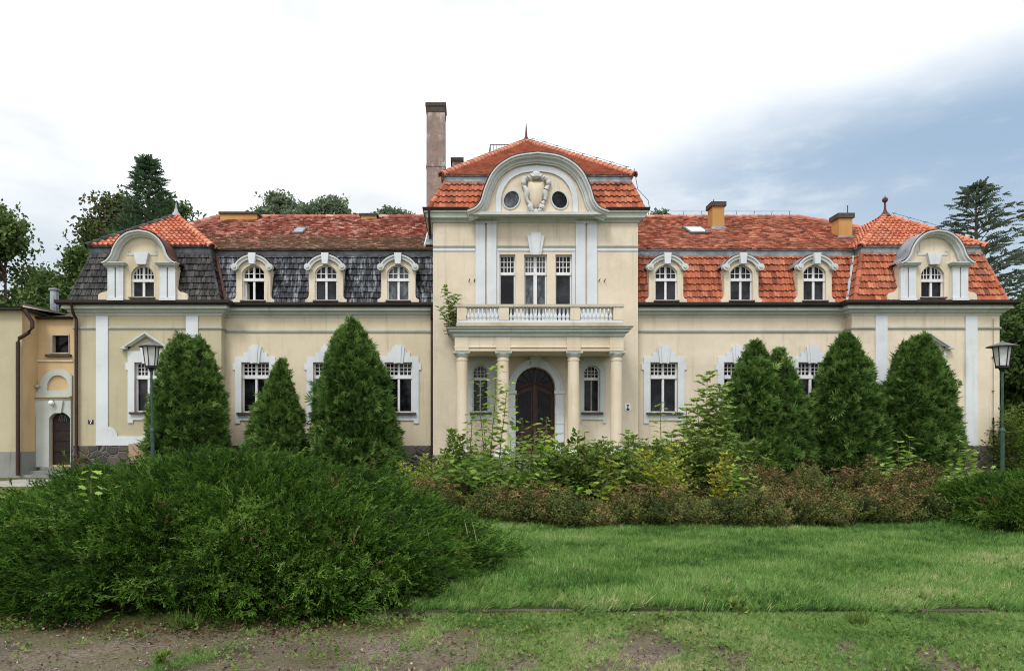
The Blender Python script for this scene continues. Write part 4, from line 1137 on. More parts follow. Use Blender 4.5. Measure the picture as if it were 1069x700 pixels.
def baluster(x, y):
    h = zr0 - zb1 - .036; z = zb1 + .033
    pr = [(.060, 0), (.060, .06), (.040, .08), (.052, .14), (.070, .26), (.066, .36), (.040, .52), (.032, .66), (.046, .72), (.034, .78), (.040, .88), (.056, .92), (.056, 1.0)]
    m = MB().lathe(x, y, [(r * 1.05, z + t * h) for r, t in pr], 12)
    return m
for (a, b), n in zip(((486.8, 520.8), (531.4, 595.2), (605.6, 640.2)), (8, 15, 8)):
    for k in range(n):
        baluster(xf(a + (b - a) * (k + .5) / n), yb).build('baluster', M['white'], bal)

# ================================================================== CHIMNEYS, PIPES, SKYLIGHTS
def chim(p0, p1, ptop, pbot, Y, mat, capz=.14, dep=.7, label=None, over=.07, base=True):
    xa, xb = X(p0, Y), X(p1, Y); zt, zb_ = Z(ptop, Y), Z(pbot, Y)
    c = MB().box(xa, xb, Y, Y + dep, zb_ - .5, zt - capz - .002).build('chimney', M[mat], house, smooth=0)
    if label: c['label'] = label
    MB().box(xa - over, xb + over, Y - over, Y + dep + over, zt - capz, zt).build('cap', M['slab'], c, smooth=0)
    if base: MB().box(xa - .05, xb + .05, Y - .05, Y + dep + .05, zb_ - .5, zb_ + .14).build('base_flashing', M['zinc'], c, smooth=0)
    return c
YB = 4.2
bxa, bxb = X(445.2, YB), X(464.6, YB)
bc = MB().box(bxa, bxb, YB, YB + .9, 7.5, Z(117, YB)).box(bxa - .03, bxb + .03, YB - .03, YB + .93, Z(173.6, YB), Z(172.4, YB)).build('chimney', M['bigchim'], house, smooth=0)
bc['label'] = 'very tall weathered grey pink chimney stack'
MB().box(bxa - .02, bxb + .02, YB - .02, YB + .92, Z(117, YB) + .002, Z(111, YB)).box(bxa - .05, bxb + .05, YB - .05, YB + .95, Z(111, YB) + .002, Z(107.3, YB)).build('cap', M['slab'], bc, smooth=0)
chim(472, 482.5, 164.8, 178, 6.0, 'bigchim', .17, .7, 'small chimney beside the tall stack', base=False)
chim(230, 268, 221.2, 233, 5.3, 'chim_yellow', .10, .9, 'wide low yellow chimney at the left roof end', base=False)
chim(376.5, 393, 222.8, 230, 5.4, 'chim_yellow', .09, .9, base=False)
def roofY(pz):                                       # depth on the right upper slope seen at picture row pz
    for i in range(400):
        Y = YU + i * .015
        if Z(pz, Y) <= ZU + (Y - YU) * sl: return Y
    return RY
Yc = roofY(239.5)
chim(743.8, 756.2, 210.6, 240, Yc, 'chim_yellow', .20, .6, 'yellow chimney halfway along the right roof')
MB().tube([(X(747.5, Yc), Yc + .3, Z(211, Yc)), (X(747.5, Yc), Yc + .3, Z(206, Yc))], .02, 6).build('chimney_rod', M['iron'], house)
Yc = roofY(248)
chim(875.8, 889.8, 222.6, 250, Yc, 'chim_yellow', .20, .6, 'yellow chimney next to the right pavilion roof')
MB().tube([(X(889, Yc), Yc + .3, Z(223, Yc)), (X(889, Yc), Yc + .3, Z(212, Yc))], .018, 6).build('chimney_rod', M['iron'], house)
# skylights
def skylight(p0, p1, r0, r1, lab, tone):
    Ya, Yb = roofY(r1), roofY(r0); xa, xb = X(p0, Ya), X(p1, Ya)
    za, zb_ = ZU + (Ya - YU) * sl, ZU + (Yb - YU) * sl
    d_ = .10
    m = MB().add([(xa, Ya, za), (xb, Ya, za), (xb, Yb, zb_), (xa, Yb, zb_), (xa, Ya - .05, za + d_), (xb, Ya - .05, za + d_), (xb, Yb - .05, zb_ + d_), (xa, Yb - .05, zb_ + d_)],
                 [(0, 1, 5, 4), (1, 2, 6, 5), (2, 3, 7, 6), (3, 0, 4, 7), (4, 5, 6, 7)])
    k = m.build('skylight', M['dark_zinc'], house, smooth=0, label=lab)
    t = .16
    q = lambda u, v: (xa + (xb - xa) * u, Ya - .053 + (Yb - Ya) * v, za + d_ + .006 + (zb_ - za) * v)
    MB().add([q(t * .6, t), q(1 - t * .6, t), q(1 - t * .6, 1 - t), q(t * .6, 1 - t)], [(0, 1, 2, 3)]).build('pane', M[tone], k, smooth=0)
def m_sky_glass():
    t = NT('sky_reflecting_glass', .03, 1.0); t.color((.55, .58, .60)); t.b.inputs['Metallic'].default_value = 1.0
    return t.m
M['skyglass'] = m_sky_glass()
skylight(720.5, 741, 238.6, 245.2, 'white roof window in the right slope', 'skyglass')
skylight(304.5, 315.5, 239.5, 245.4, 'small grey roof hatch in the mossy slope', 'zinc')
# downpipes
def pipe(parent, pts, r=.055, mat='pipe', name='downpipe'):
    return MB().tube(pts, r, 8).build(name, M[mat], parent)
xq = X(451.0, -.1)
pipe(house, [(xq, -.42, 6.68), (xq, -.30, 6.3), (xq, -.12, 6.1), (xq, -.12, .1)])
xq = X(79.3, -.6)
pipe(house, [(xq, YP - .48, 6.68), (xq, YP - .35, 6.3), (xq, YP - .13, 6.1), (xq, YP - .13, .1)], .065)
xq = X(448.5, YC)
pipe(house, [(xq, YC - .42, b0 + .42), (xq + .0, YC - .30, b0 + .15), (xq - .0, -.1 - .1, b0 - .35), (xq, -.15, ZU + .3)], .05)
xq = X(1036, YP)
MB().tube([(xq, YP - .04, 6.1), (xq, YP - .04, 2.3)], .009, 5).tube([(xq, YP - .05, 2.3), (xq, YP - .08, .2)], .028, 6).build('lightning_rod', M['iron'], house)
for zz_ in (2.1, 3.3, 4.6): MB().box(xq - .03, xq + .03, YP - .07, YP - .0, zz_, zz_ + .03).build('rod_clip', M['iron'], house, smooth=0)
for p in (489.5, 495, 625, 630.5):                   # flag brackets
    MB().tube([(xc(p), YC - .0, zz(294)), (xc(p) + .03, YC - .14, zz(292))], .018, 6).build('bracket', M['iron'], house)

# ---- plates on the wall
nb = MB().box(X(92.3, YP), X(97.7, YP), YP - .025, YP - .002, Z(442.2, YP), Z(437.8, YP)).build('house_number_plate', M['plate'], None, origin=(X(95, YP), YP, Z(440, YP)), smooth=0)
tag(nb, 'small black house number plate on the left end wall above the stone base', 'number plate')
dx, dz = X(95, YP), Z(440, YP)
MB().prism([(dx - .05, dz + .065), (dx - .05, dz + .04), (dx + .022, dz + .04), (dx - .03, dz - .07), (dx, dz - .07), (dx + .052, dz + .045), (dx + .052, dz + .065)], YP - .031, YP - .026).build('digit', M['enamel'], nb, smooth=0)
YSg = YC
sx0, sx1, sz0, sz1 = X(652.6, YSg), X(658.0, YSg), Z(429.4, YSg), Z(421.0, YSg)
mp = MB().prism([(sx0, sz0 + .06), ((sx0 + sx1) / 2, sz0), (sx1, sz0 + .06), (sx1, sz1), (sx0, sz1)], YSg - .025, YSg - .002).build('monument_sign', M['enamel'], None, origin=((sx0 + sx1) / 2, YSg, sz0), smooth=0)
tag(mp, 'small white enamel shield sign with dark blue hourglass emblem right of the porch columns', 'sign')
mx, mz = (sx0 + sx1) / 2, (sz0 + sz1) / 2
MB().prism([(mx - .062, mz + .115), (mx - .02, mz + .05), (mx - .02, mz - .02), (mx - .075, mz - .06), (mx - .06, mz - .085), (mx, mz - .135), (mx + .06, mz - .085), (mx + .075, mz - .06), (mx + .02, mz - .02), (mx + .02, mz + .05), (mx + .062, mz + .115)],
           YSg - .031, YSg - .026).build('emblem', M['blue'], mp, smooth=0)

# ================================================================== ANNEX AND NEIGHBOURING BUILDING
annex = thing('annex_building', 'narrow peach coloured annex with arched white doorway beside the left pavilion', 'building', (X(52, 0), 0, 0))
za = lambda p: Z(p, 0.0); xa_ = lambda p: X(p, 0.0)
ax0, ax1 = xa_(30.5), xa_(76.8)
ad_c, ad_hw = xa_(64.8), (75.5 - 53.5) / 2 / S(0)
ad0, ads = za(485), za(436.5); adr = za(430) - ads
hol = [[(ad_c - ad_hw, ad0), (ad_c + ad_hw, ad0)] + segment(ad_c, ad_hw, ads, adr), rect(xa_(55), xa_(72.5), za(368.2), za(349.2))]
MB().holed(rect(ax0, ax1, .0, za(333)), hol, 0, .4).build('wall', M['peach'], annex, smooth=0)
MB().box(ax0, xa_(40), -.02, -.002, 0, .95).build('stone_base', M['stone'], annex, smooth=0)
w = MB().holed(rect(xa_(52), xa_(72.6), za(369), za(348.4)), [rect(xa_(55.2), xa_(72), za(367.8), za(350))], -.03, .14, True).build('window', M['sand'], annex, smooth=0)
MB().box(xa_(54.5), xa_(72.4), .20, .22, za(368.4), za(349)).build('pane', M['glass'], w, smooth=0)
MB().box(xa_(49), xa_(75), -.14, .0, za(372.3), za(370)).build('sill', M['sillwood'], w, smooth=0)
MB().box(ax0, ax1, -.05, -.001, za(377.4), za(375.7)).build('string_course', M['cream'], annex, smooth=0)
c = xa_(62)
ro, ri = 19.0 / S(0), 11.2 / S(0)
oz = za(405)
outer = [(c - ro - .28, za(413.4)), (c + 14.6 / S(0), za(413.4)), (c + 14.6 / S(0), za(396))]
a0 = math.acos(14.6 / 19.0)
outer += [(c + ro * math.cos(a), oz + ro * 1.04 * math.sin(a)) for a in np.linspace(a0, PI, 16)] + [(c - ro - .10, za(409))]
inner = [(c - ri, za(407.6)), (c + ri, za(407.6))] + [(c + ri * math.cos(a), za(404) + (za(391.6) - za(404)) * math.sin(a)) for a in np.linspace(0, PI, 14)]
lun = MB().holed(outer, [inner], -.12, -.001, True).build('lunette', M['mould'], annex, smooth=0)
MB().prism([(c + (x - c) * 1.01, z) for x, z in inner], -.03, -.002).build('blind_niche', M['peach'], annex, smooth=0)
pg = MB().box(xa_(34), xa_(76.4), -.26, -.001, za(415), za(413.6)).box(xa_(36), xa_(76.4), -.18, -.001, za(417.5), za(415) - .002).build('door_ledge', M['sand'], annex, smooth=0)
pt = MB().holed([(xa_(39.4), .40), (ad_c - ad_hw, .40), (ad_c - ad_hw, .401), (ad_c + ad_hw, .401), (xa_(76.4), .401), (xa_(76.4), za(417.6)), (xa_(38.2), za(417.6)), (xa_(38.2), za(434)), (xa_(40), za(434)), (xa_(40), za(475)), (xa_(39.4), za(477))],
                [[(ad_c - ad_hw, .41), (ad_c + ad_hw, .41)] + segment(ad_c, ad_hw, ads, adr)], -.17, -.001, True)
pt = MB().holed([(xa_(39.2), .37), (ad_c - ad_hw, .37)] + [(x, z) for x, z in (segment(ad_c, ad_hw, ads, adr)[::-1])] + [(ad_c + ad_hw, .37), (xa_(76.4), .37), (xa_(76.4), za(417.6)), (xa_(38.2), za(417.6)), (xa_(38.2), za(434)), (xa_(40.2), za(434)), (xa_(40.2), za(475)), (xa_(39.2), za(477))], [], -.17, -.001, True)
pt.box(xa_(53) - .22, xa_(53) - .03, -.0, -.0005, 1, 1.1)
pt.build('door_surround', M['mould'], annex, smooth=0)
MB().prism([(c - .11 + .05, za(431)), (c + .20, za(431)), (c + .28, za(418)), (c - .22 + .05, za(418))], -.25, -.172).build('door_keystone', M['mould'], annex, smooth=0)
dr = MB().prism([(ad_c - ad_hw - .02, ad0), (ad_c + ad_hw + .02, ad0)] + segment(ad_c, ad_hw + .02, ads, adr), .07, .13)
for k in range(4): dr.box(ad_c - ad_hw + .06, ad_c + ad_hw - .06, .045, .068, ad0 + .1 + .42 * k, ad0 + .42 + .42 * k)
do = dr.build('door', M['dark_door'], annex, smooth=0)
gr = MB()
for k in (-.16, -.08, 0, .08, .16): gr.tube([(ad_c + k, .05, ads - .12), (ad_c + k * .6, .05, ads + .16)], .008, 4)
gr.build('door_grille', M['zinc'], do)
MB().ball((ad_c + ad_hw - .12, .03, ad0 + 1.0), .03, 8).build('door_handle', M['rust'], do)
lg = MB().ball((xa_(59.3), -.36, za(420.8)), .105, 12).build('globe_lamp', M['globe'], annex)
MB().tube([(xa_(60), -.25, za(418.5)), (xa_(59.6), -.33, za(419))], .03, 6).build('lamp_arm', M['iron'], lg)
MB().tube([(xa_(45.5), -.0, za(404)), (xa_(43.5), -.2, za(403.2))], .03, 6).ball((xa_(42.6), -.24, za(403.4)), .07, 8, (1.2, 1, .8)).build('spotlight', M['concrete'], annex)
MB().box(xa_(47), xa_(76), -.30, .29, .24, .37).box(xa_(28), xa_(76.4), -.62, -.302, -.05, .24).box(xa_(22), xa_(76.4), -.98, -.622, -.05, .11).build('door_steps', M['socle'], annex, smooth=0)
MB().sweep([(ax0, 0), (ax1, 0)], [(.0, za(333)), (.20, za(333)), (.24, za(331.2)), (.20, za(331.2)), (.0, za(332))], 'xy').build('gutter', M['gutter'], annex, smooth=0)
MB().add([(ax0 - .3, -.2, za(332)), (ax1, -.2, za(332)), (ax1, 3.2, za(332) + .75), (ax0 - .3, 3.2, za(332) + .75)], [(0, 1, 2, 3)]).build('roof', M['slab'], annex, normals=False, smooth=0)
# pale parapet rising behind, sloping down to the house
YQ = 2.2
xq = lambda p: X(p, YQ); zq = lambda p: Z(p, YQ)
MB().prism([(xq(21), zq(340)), (xq(78), zq(340)), (xq(78), zq(331.5)), (xq(24), zq(315.8))], YQ, YQ + .35).build('parapet', M['cream'], annex, smooth=0)
MB().prism([(xq(21), zq(316.6)), (xq(78), zq(331.3)), (xq(78), zq(329.8)), (xq(21), zq(315.0))], YQ - .06, YQ + .42).build('parapet_cap', M['slab'], annex, smooth=0)
MB().lathe(xq(39), 3.4, [(.17, zq(325)), (.17, Z(303.5, 3.4)), (.23, Z(303.5, 3.4) + .01), (.23, Z(301.5, 3.4)), (.04, Z(300.5, 3.4))], 10).build('flue_pipe', M['zinc'], annex)

nbld = thing('neighbouring_building', 'ochre rendered building with dark eave cut by the left picture edge', 'building', (X(0, -1.0), -1.0, 0))
YN = -.95
xn = X(23, YN)
MB().box(xn - 9, xn, YN, 10, .98, Z(324, YN)).build('wall', M['ochre'], nbld, smooth=0)
MB().box(xn - .001, xn + .012, YN + .02, -.0, .98, Z(324, YN) + .15).build('side_wall', M['peach'], nbld, smooth=0)
MB().box(xn - 9, xn + .03, YN - .04, 10, -.1, .978).build('base', M['socle'], nbld, smooth=0)
MB().box(xn - 9, xn + .14, YN - .28, 10, Z(324, YN) + .002, Z(321.6, YN)).build('gutter', M['gutter'], nbld, smooth=0)
MB().add([(xn - 9, YN - .3, Z(321.4, YN)), (xn + .16, YN - .3, Z(321.4, YN)), (xn + .16, 8, Z(321.4, YN) + .6), (xn - 9, 8, Z(321.4, YN) + .6)], [(0, 1, 2, 3)]).build('roof', M['slab'], nbld, normals=False, smooth=0)
yq = YN - .16
xp = lambda p: X(p, yq); zp = lambda p: Z(p, yq)
pipe(nbld, [(xp(25), yq, zp(323)), (xp(32), yq + .1, zp(335)), (xp(32), yq + .1, zp(341)), (xp(30), yq, zp(347)), (xp(20), yq, zp(353)), (xp(18.8), yq, zp(357)), (xp(18.8), yq, .1)], .075)

# ================================================================== LAMP POSTS
def lamp_post(px, Y, lean, label, roofw):
    x = X(px, Y); H = Z(357, Y)
    g = 'park lamp posts in front of the house'
    t = thing('lamp_post', label, 'street lamp', (x, Y, 0), g)
    t.rotation_euler = (0, R(lean), 0)
    zb_, zt_ = Z(382, Y), Z(362.2, Y)
    MB().tube([(x, Y, 0), (x, Y, Z(450, Y))], .052, 10).lathe(x, Y, [(.11, 0), (.11, .06), (.07, .12)], 10).lathe(x, Y, [(.07, Z(450, Y)), (.075, Z(450, Y) + .03), (.045, Z(450, Y) + .09)], 10).tube([(x, Y, Z(450, Y)), (x, Y, zb_)], .033, 10).build('pole', M['green_metal'], t)
    rt, rb = .20, .135
    hex_ = lambda r, z: [(x + r * math.cos(PI / 6 + PI / 3 * k), Y + r * math.sin(PI / 6 + PI / 3 * k), z) for k in range(6)]
    lan = MB().add(hex_(rb, zb_) + hex_(rt, zt_), [(k, (k + 1) % 6, 6 + (k + 1) % 6, 6 + k) for k in range(6)] + [tuple(range(6)), tuple(range(11, 5, -1))])
    gl = lan.build('glass_shade', M['milk'], t, smooth=0)
    fr = MB()
    for a_, b_ in zip(hex_(rb + .008, zb_), hex_(rt + .008, zt_)): fr.tube([a_, b_], .013, 5)
    fr.lathe(x, Y, [(rb + .02, zb_ - .05), (rb + .025, zb_ + .012), (rb - .02, zb_ + .015)], 6, PI / 6).lathe(x, Y, [(.05, zb_ - .14), (.09, zb_ - .05)], 8)
    fr.build('lantern_frame', M['iron'], t, smooth=20)
    MB().lathe(x, Y, [(roofw, zt_ + .002), (roofw + .005, zt_ + .025), (.16, H - .04), (.05, H), (.02, H + .04)], 8).build('lantern_roof', M['lamp_roof'], t, smooth=20)
    return t
lamp_post(160.2, -8.2, -1.0, 'green lamp post with milky lantern before the leftmost thuja', .325)
lamp_post(1046.3, -8.8, 0.0, 'green lamp post with milky lantern off the right house corner', .36)
# ================================================================== GROUND
def m_ground():
    t = NT('soil_and_rough_grass', .95, .1)
    sx = t.sep()
    dirt = t.mix(t.ramp(t.noise(1.4, 7, .65), .35, .68), (.110, .088, .066), (.185, .152, .118))
    dirt = t.mix(t.ramp(t.noise(38, 4, .7), .46, .66, 0, .85), dirt, (.045, .034, .026))
    dirt = t.mix(t.ramp(t.noise(60, 3, .6), .60, .68, 0, .7), dirt, (.33, .30, .26))
    gr = t.mix(t.noise(5, 5, .6), (.060, .080, .018), (.125, .125, .040))
    # compacted track in front, rough grass elsewhere
    gm = t.ramp(t.noise(1.1, 6, .68, (1, 1.7, 1)), .44, .62)
    far = t.ramp(sx[1], -20.6, -20.0)
    edge = t.ramp(sx[1], -21.6, -20.8, 0, .9)
    c = t.mix(t.math('MAXIMUM', t.math('MULTIPLY', gm, .45), edge), dirt, gr)
    c = t.mix(far, c, gr)
    t.color(c); t.bump(t.noise(30, 6, .7), .7, .03)
    return t.m
M['ground'] = m_ground()
G = 400.0
gx = sorted(set([-G, -60, 60, G] + list(np.linspace(-16, 14, 91))))
gy = sorted(set([-G, -40, 60, G] + list(np.linspace(-24, -2, 67))))
def gheight(x, y):
    if not (-15 < x < 13 and -23.5 < y < -3): return 0.0
    f = min(1, (x + 15) / 1.5, (13 - x) / 1.5, (y + 23.5) / .8, (-3 - y) / 1.0)
    return f * (.018 * math.sin(x * 1.7 + y * .9) * math.sin(y * 2.3 - x * .4) + .012 * math.sin(x * 4.1 + 1.3) * math.sin(y * 5.2) - .012)
V = [(x, y, gheight(x, y)) for y in gy for x in gx]
nx = len(gx)
Fq = [(j * nx + i, j * nx + i + 1, (j + 1) * nx + i + 1, (j + 1) * nx + i) for j in range(len(gy) - 1) for i in range(nx - 1)]
gnd = MB().add(V, Fq).build('ground', M['ground'], None, smooth=0)
gnd['kind'] = 'structure'
def m_lawn():
    t = NT('lawn_soil', .95, .1)
    c = t.mix(t.noise(4, 6, .65), (.030, .048, .016), (.060, .080, .028))
    t.color(c); t.bump(t.noise(40, 4, .7), .6, .03)
    return t.m
M['lawn'] = m_lawn()
KY = -D + 6.32
lawn = MB().box(-3.6, 26, KY + .02, -9.4, -.05, .036).build('lawn', M['lawn'], None, smooth=0)
lawn['kind'] = 'structure'
kb = MB()
kx = -3.55
while kx < 26:
    L = .96
    kb.box(kx, kx + L - .012, KY - .055 + rnd.uniform(-.008, .008), KY + .018, -.06, .020 + rnd.uniform(-.03, .022)); kx += L
M['kerb'] = plaster('mossy_kerb_stone', (.10, .085, .065), (.06, .05, .038), (.035, .035, .02), .8)
kerb = kb.build('kerb', M['kerb'], None, smooth=0); kerb['kind'] = 'structure'
M['paving'] = simple('grey_paving', (.30, .29, .27), .9, .1, 0, .25, 3)
pv = MB().box(-19, -9.2, -5.4, -2.0, -.03, .012).build('path', M['paving'], None, smooth=0); pv['kind'] = 'structure'

# ================================================================== FOLIAGE TOOLS
def leaf_mat(name, stops, trans=.28, rough=.55, spec=.25, noise=.35, ns=1.3):
    m = bpy.data.materials.new(name); m.use_nodes = True
    t = m.node_tree; b = t.nodes['Principled BSDF']; out = t.nodes['Material Output']
    at = t.nodes.new('ShaderNodeAttribute'); at.attribute_name = 'tint'
    tcn = t.nodes.new('ShaderNodeTexCoord')
    nz = t.nodes.new('ShaderNodeTexNoise'); nz.inputs['Scale'].default_value = ns; nz.inputs['Detail'].default_value = 3
    t.links.new(tcn.outputs['Object'], nz.inputs['Vector'])
    ma = t.nodes.new('ShaderNodeMath'); ma.operation = 'MULTIPLY_ADD'
    t.links.new(nz.outputs['Fac'], ma.inputs[0]); ma.inputs[1].default_value = noise; ma.inputs[2].default_value = -noise / 2
    ad = t.nodes.new('ShaderNodeMath'); ad.operation = 'ADD'
    t.links.new(at.outputs['Fac'], ad.inputs[0]); t.links.new(ma.outputs[0], ad.inputs[1])
    r = t.nodes.new('ShaderNodeValToRGB'); e = r.color_ramp.elements
    while len(e) > 1: e.remove(e[-1])
    e[0].position = stops[0][0]; e[0].color = (*stops[0][1], 1)
    for p, c in stops[1:]: q = e.new(p); q.color = (*c, 1)
    t.links.new(ad.outputs[0], r.inputs[0])
    t.links.new(r.outputs[0], b.inputs['Base Color'])
    b.inputs['Roughness'].default_value = rough; b.inputs['Specular IOR Level'].default_value = spec
    if trans > 0:
        tr = t.nodes.new('ShaderNodeBsdfTranslucent'); mx = t.nodes.new('ShaderNodeMixShader'); mx.inputs[0].default_value = trans
        t.links.new(r.outputs[0], tr.inputs['Color'])
        t.links.new(b.outputs[0], mx.inputs[1]); t.links.new(tr.outputs[0], mx.inputs[2]); t.links.new(mx.outputs[0], out.inputs['Surface'])
    return m
M['thuja'] = leaf_mat('thuja_foliage', [(0, (.009, .026, .006)), (.32, (.042, .098, .019)), (.66, (.122, .225, .050)), (1, (.29, .40, .12))], .3, .6, .12)
M['juniper'] = leaf_mat('juniper_foliage', [(0, (.009, .024, .004)), (.38, (.029, .072, .008)), (.72, (.076, .158, .020)), (1, (.165, .26, .055))], .3, .6, .10, noise=.5, ns=.9)
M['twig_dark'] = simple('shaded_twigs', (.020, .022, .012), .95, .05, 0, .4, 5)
M['maple'] = leaf_mat('maple_leaf', [(0, (.050, .10, .016)), (.4, (.13, .235, .034)), (.75, (.24, .38, .058)), (1, (.36, .48, .10))], .40, .45, .2)
M['ash'] = leaf_mat('ash_leaf', [(0, (.065, .12, .022)), (.5, (.18, .28, .055)), (1, (.35, .45, .13))], .38, .45)
M['yellow'] = leaf_mat('yellowing_leaf', [(0, (.07, .13, .018)), (.5, (.22, .30, .035)), (.85, (.44, .43, .045)), (1, (.47, .30, .05))], .38, .5)
M['bush'] = leaf_mat('bush_leaf', [(0, (.030, .060, .010)), (.5, (.095, .160, .026)), (.85, (.18, .26, .05)), (1, (.30, .30, .08))], .35, .5, .15)
M['spirea'] = leaf_mat('spirea_leaf', [(0, (.030, .044, .012)), (.40, (.080, .105, .026)), (.72, (.145, .165, .044)), (.9, (.17, .135, .05)), (1, (.22, .15, .07))], .32, .6, .12)
M['seed'] = leaf_mat('brown_seed_head', [(0, (.070, .045, .020)), (.5, (.145, .092, .040)), (1, (.25, .18, .09))], .1, .9, .1)
M['grass'] = leaf_mat('grass_blade', [(0, (.030, .080, .018)), (.30, (.105, .225, .046)), (.58, (.190, .340, .085)), (.80, (.29, .385, .13)), (1, (.48, .46, .26))], .35, .5, .15, .5, .8)
M['weed'] = leaf_mat('weed_leaf', [(0, (.045, .085, .018)), (.5, (.10, .17, .032)), (1, (.20, .25, .06))], .33, .55, .2, .4, 2)
M['broad'] = leaf_mat('broad_tree_leaf', [(0, (.030, .060, .015)), (.5, (.082, .145, .033)), (1, (.18, .25, .075))], .25, .5, .25, .4, .35)
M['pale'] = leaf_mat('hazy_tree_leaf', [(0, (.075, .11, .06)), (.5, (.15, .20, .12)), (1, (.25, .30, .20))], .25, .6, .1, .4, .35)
M['chestnut'] = leaf_mat('chestnut_tree_leaf', [(0, (.028, .048, .014)), (.5, (.066, .098, .027)), (.85, (.105, .115, .040)), (1, (.17, .12, .05))], .25, .55, .25, .5, .5)
M['spruce'] = leaf_mat('spruce_needle', [(0, (.018, .042, .018)), (.5, (.045, .092, .040)), (1, (.095, .155, .075))], .12, .6, .2, .3, .5)
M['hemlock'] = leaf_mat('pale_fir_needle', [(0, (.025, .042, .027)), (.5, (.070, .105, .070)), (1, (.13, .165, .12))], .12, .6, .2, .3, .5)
M['bark'] = simple('grey_brown_bark', (.095, .075, .055), .95, .1, 0, .4, 6)
M['stem'] = simple('green_brown_stem', (.12, .11, .05), .8, .2, 0, .4, 8)

def frames(d, roll):
    d = d / np.linalg.norm(d, axis=1, keepdims=True)
    ref = np.where(np.abs(d[:, 2:3]) < .95, np.array([[0, 0, 1.0]]), np.array([[1.0, 0, 0]]))
    x = np.cross(ref, d); x /= np.linalg.norm(x, axis=1, keepdims=True)
    y = np.cross(d, x)
    c, s_ = np.cos(roll)[:, None], np.sin(roll)[:, None]
    x2 = x * c + y * s_; y2 = np.cross(d, x2)
    return np.stack([x2, y2, d], axis=2)             # columns x, y, z
class FM:
    """foliage mesh: many copies of small templates gathered into one mesh"""
    def __init__(s): s.V = []; s.L = []; s.N = []; s.T = []; s.n = 0
    def put(s, tpl, pos, d, scale, tint, roll=None):
        tV, tF, tG = tpl
        m = len(pos)
        if roll is None: roll = rng.uniform(0, 2 * PI, m)
        Rm = frames(np.asarray(d, float), np.asarray(roll, float))
        sc_ = np.broadcast_to(np.asarray(scale, float), (m,))
        V = np.einsum('mij,nj->mni', Rm, tV) * sc_[:, None, None] + np.asarray(pos)[:, None, :]
        n = len(tV)
        base = s.n + np.arange(m) * n
        for k in sorted(set(len(f) for f in tF)):
            fk = np.array([f for f in tF if len(f) == k])
            idx = (base[:, None, None] + fk[None]).reshape(-1, k)
            s.L.append(idx.ravel()); s.N.append(np.full(len(idx), k))
        s.V.append(V.reshape(-1, 3)); s.n += m * n
        t = np.asarray(tint, float); t = np.broadcast_to(t, (m,))
        s.T.append((t[:, None] + tG[None, :]).ravel())
    def raw(s, V, Fc, tint):
        V = np.asarray(V, float)
        for f in Fc: s.L.append(np.array(f) + s.n); s.N.append(np.array([len(f)]))
        s.V.append(V); s.n += len(V); s.T.append(np.full(len(V), tint))
    def build(s, name, mat, parent=None, origin=None):
        if parent is None and origin is None: origin = (0, 0, 0)
        return np_mesh(name, np.concatenate(s.V), np.concatenate(s.L), np.concatenate(s.N), mat, parent, origin,
                       np.clip(np.concatenate(s.T), 0, 1), 'POINT')

def tpl_fan(k=3, spread=19, w=.066, curl=.22, grad=.50):
    V, Fc, g = [], [], []
    for i in range(-k, k + 1):
        a = R(spread * i + rnd.uniform(-4, 4)); L = (1 - .10 * abs(i)) * rnd.uniform(.85, 1.0)
        st = .10 + .06 * (k - abs(i)); b = len(V)
        ox, oz = 0, st
        dx, dz = math.sin(a), math.cos(a)
        m_ = L * .55
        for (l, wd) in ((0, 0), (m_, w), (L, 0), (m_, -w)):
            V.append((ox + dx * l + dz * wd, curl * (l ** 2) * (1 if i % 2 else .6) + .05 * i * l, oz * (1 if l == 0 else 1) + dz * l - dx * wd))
            g.append(grad * (l / L - .5))  # young growth paler at tips; lit tips and dark gaps tinted in too
        Fc.append((b, b + 1, b + 2, b + 3))
    return np.array(V), Fc, np.array(g)
def tpl_feather(n=16, w=.026, grad=.42, ang=30, side=.27, bend=.34):
    V, Fc, g = [], [], []
    def dia(p, d, L, w_, g0, g1):
        d = Vector(d).normalized(); s_ = d.cross(Vector((rnd.uniform(-1, 1), rnd.uniform(-1, 1), rnd.uniform(-.4, .4)))).normalized()
        b = len(V); p = Vector(p)
        for q, gg in ((p, g0), (p + d * L * .45 + s_ * w_, (g0 + g1) / 2), (p + d * L, g1), (p + d * L * .45 - s_ * w_, (g0 + g1) / 2)):
            V.append(tuple(q)); g.append(gg)
        Fc.append((b, b + 1, b + 2, b + 3))
    ax = lambda t: (0, bend * t * t, t * (1 - .12 * t))
    for i in range(n):
        t = .12 + .86 * i / (n - 1); p = ax(t); ph = i * 2.4 + rnd.uniform(-.4, .4)
        a = R(ang * rnd.uniform(.7, 1.25)); L = side * (1.08 - .62 * t)
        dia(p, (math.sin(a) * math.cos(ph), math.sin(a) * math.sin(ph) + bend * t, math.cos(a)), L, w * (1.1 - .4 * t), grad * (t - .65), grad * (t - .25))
    dia(ax(.80), (0, 2 * bend * .9, 1), .26, w * .7, .1 * grad, grad * .6)
    return np.array(V), Fc, np.array(g)
def tpl_leaf(lw=.34, fold=.12, tip=.25):
    """simple pointed leaf along z, folded at the midrib, tip drooping"""
    V = [(0, 0, 0), (-lw * .8, fold, .3), (-lw, fold * 1.1, .55), (0, -tip, 1.0), (lw, fold * 1.1, .55), (lw * .8, fold, .3), (0, 0, .5)]
    return np.array(V), [(0, 6, 2, 1), (6, 3, 2), (0, 5, 4, 6), (6, 4, 3)], np.zeros(7)
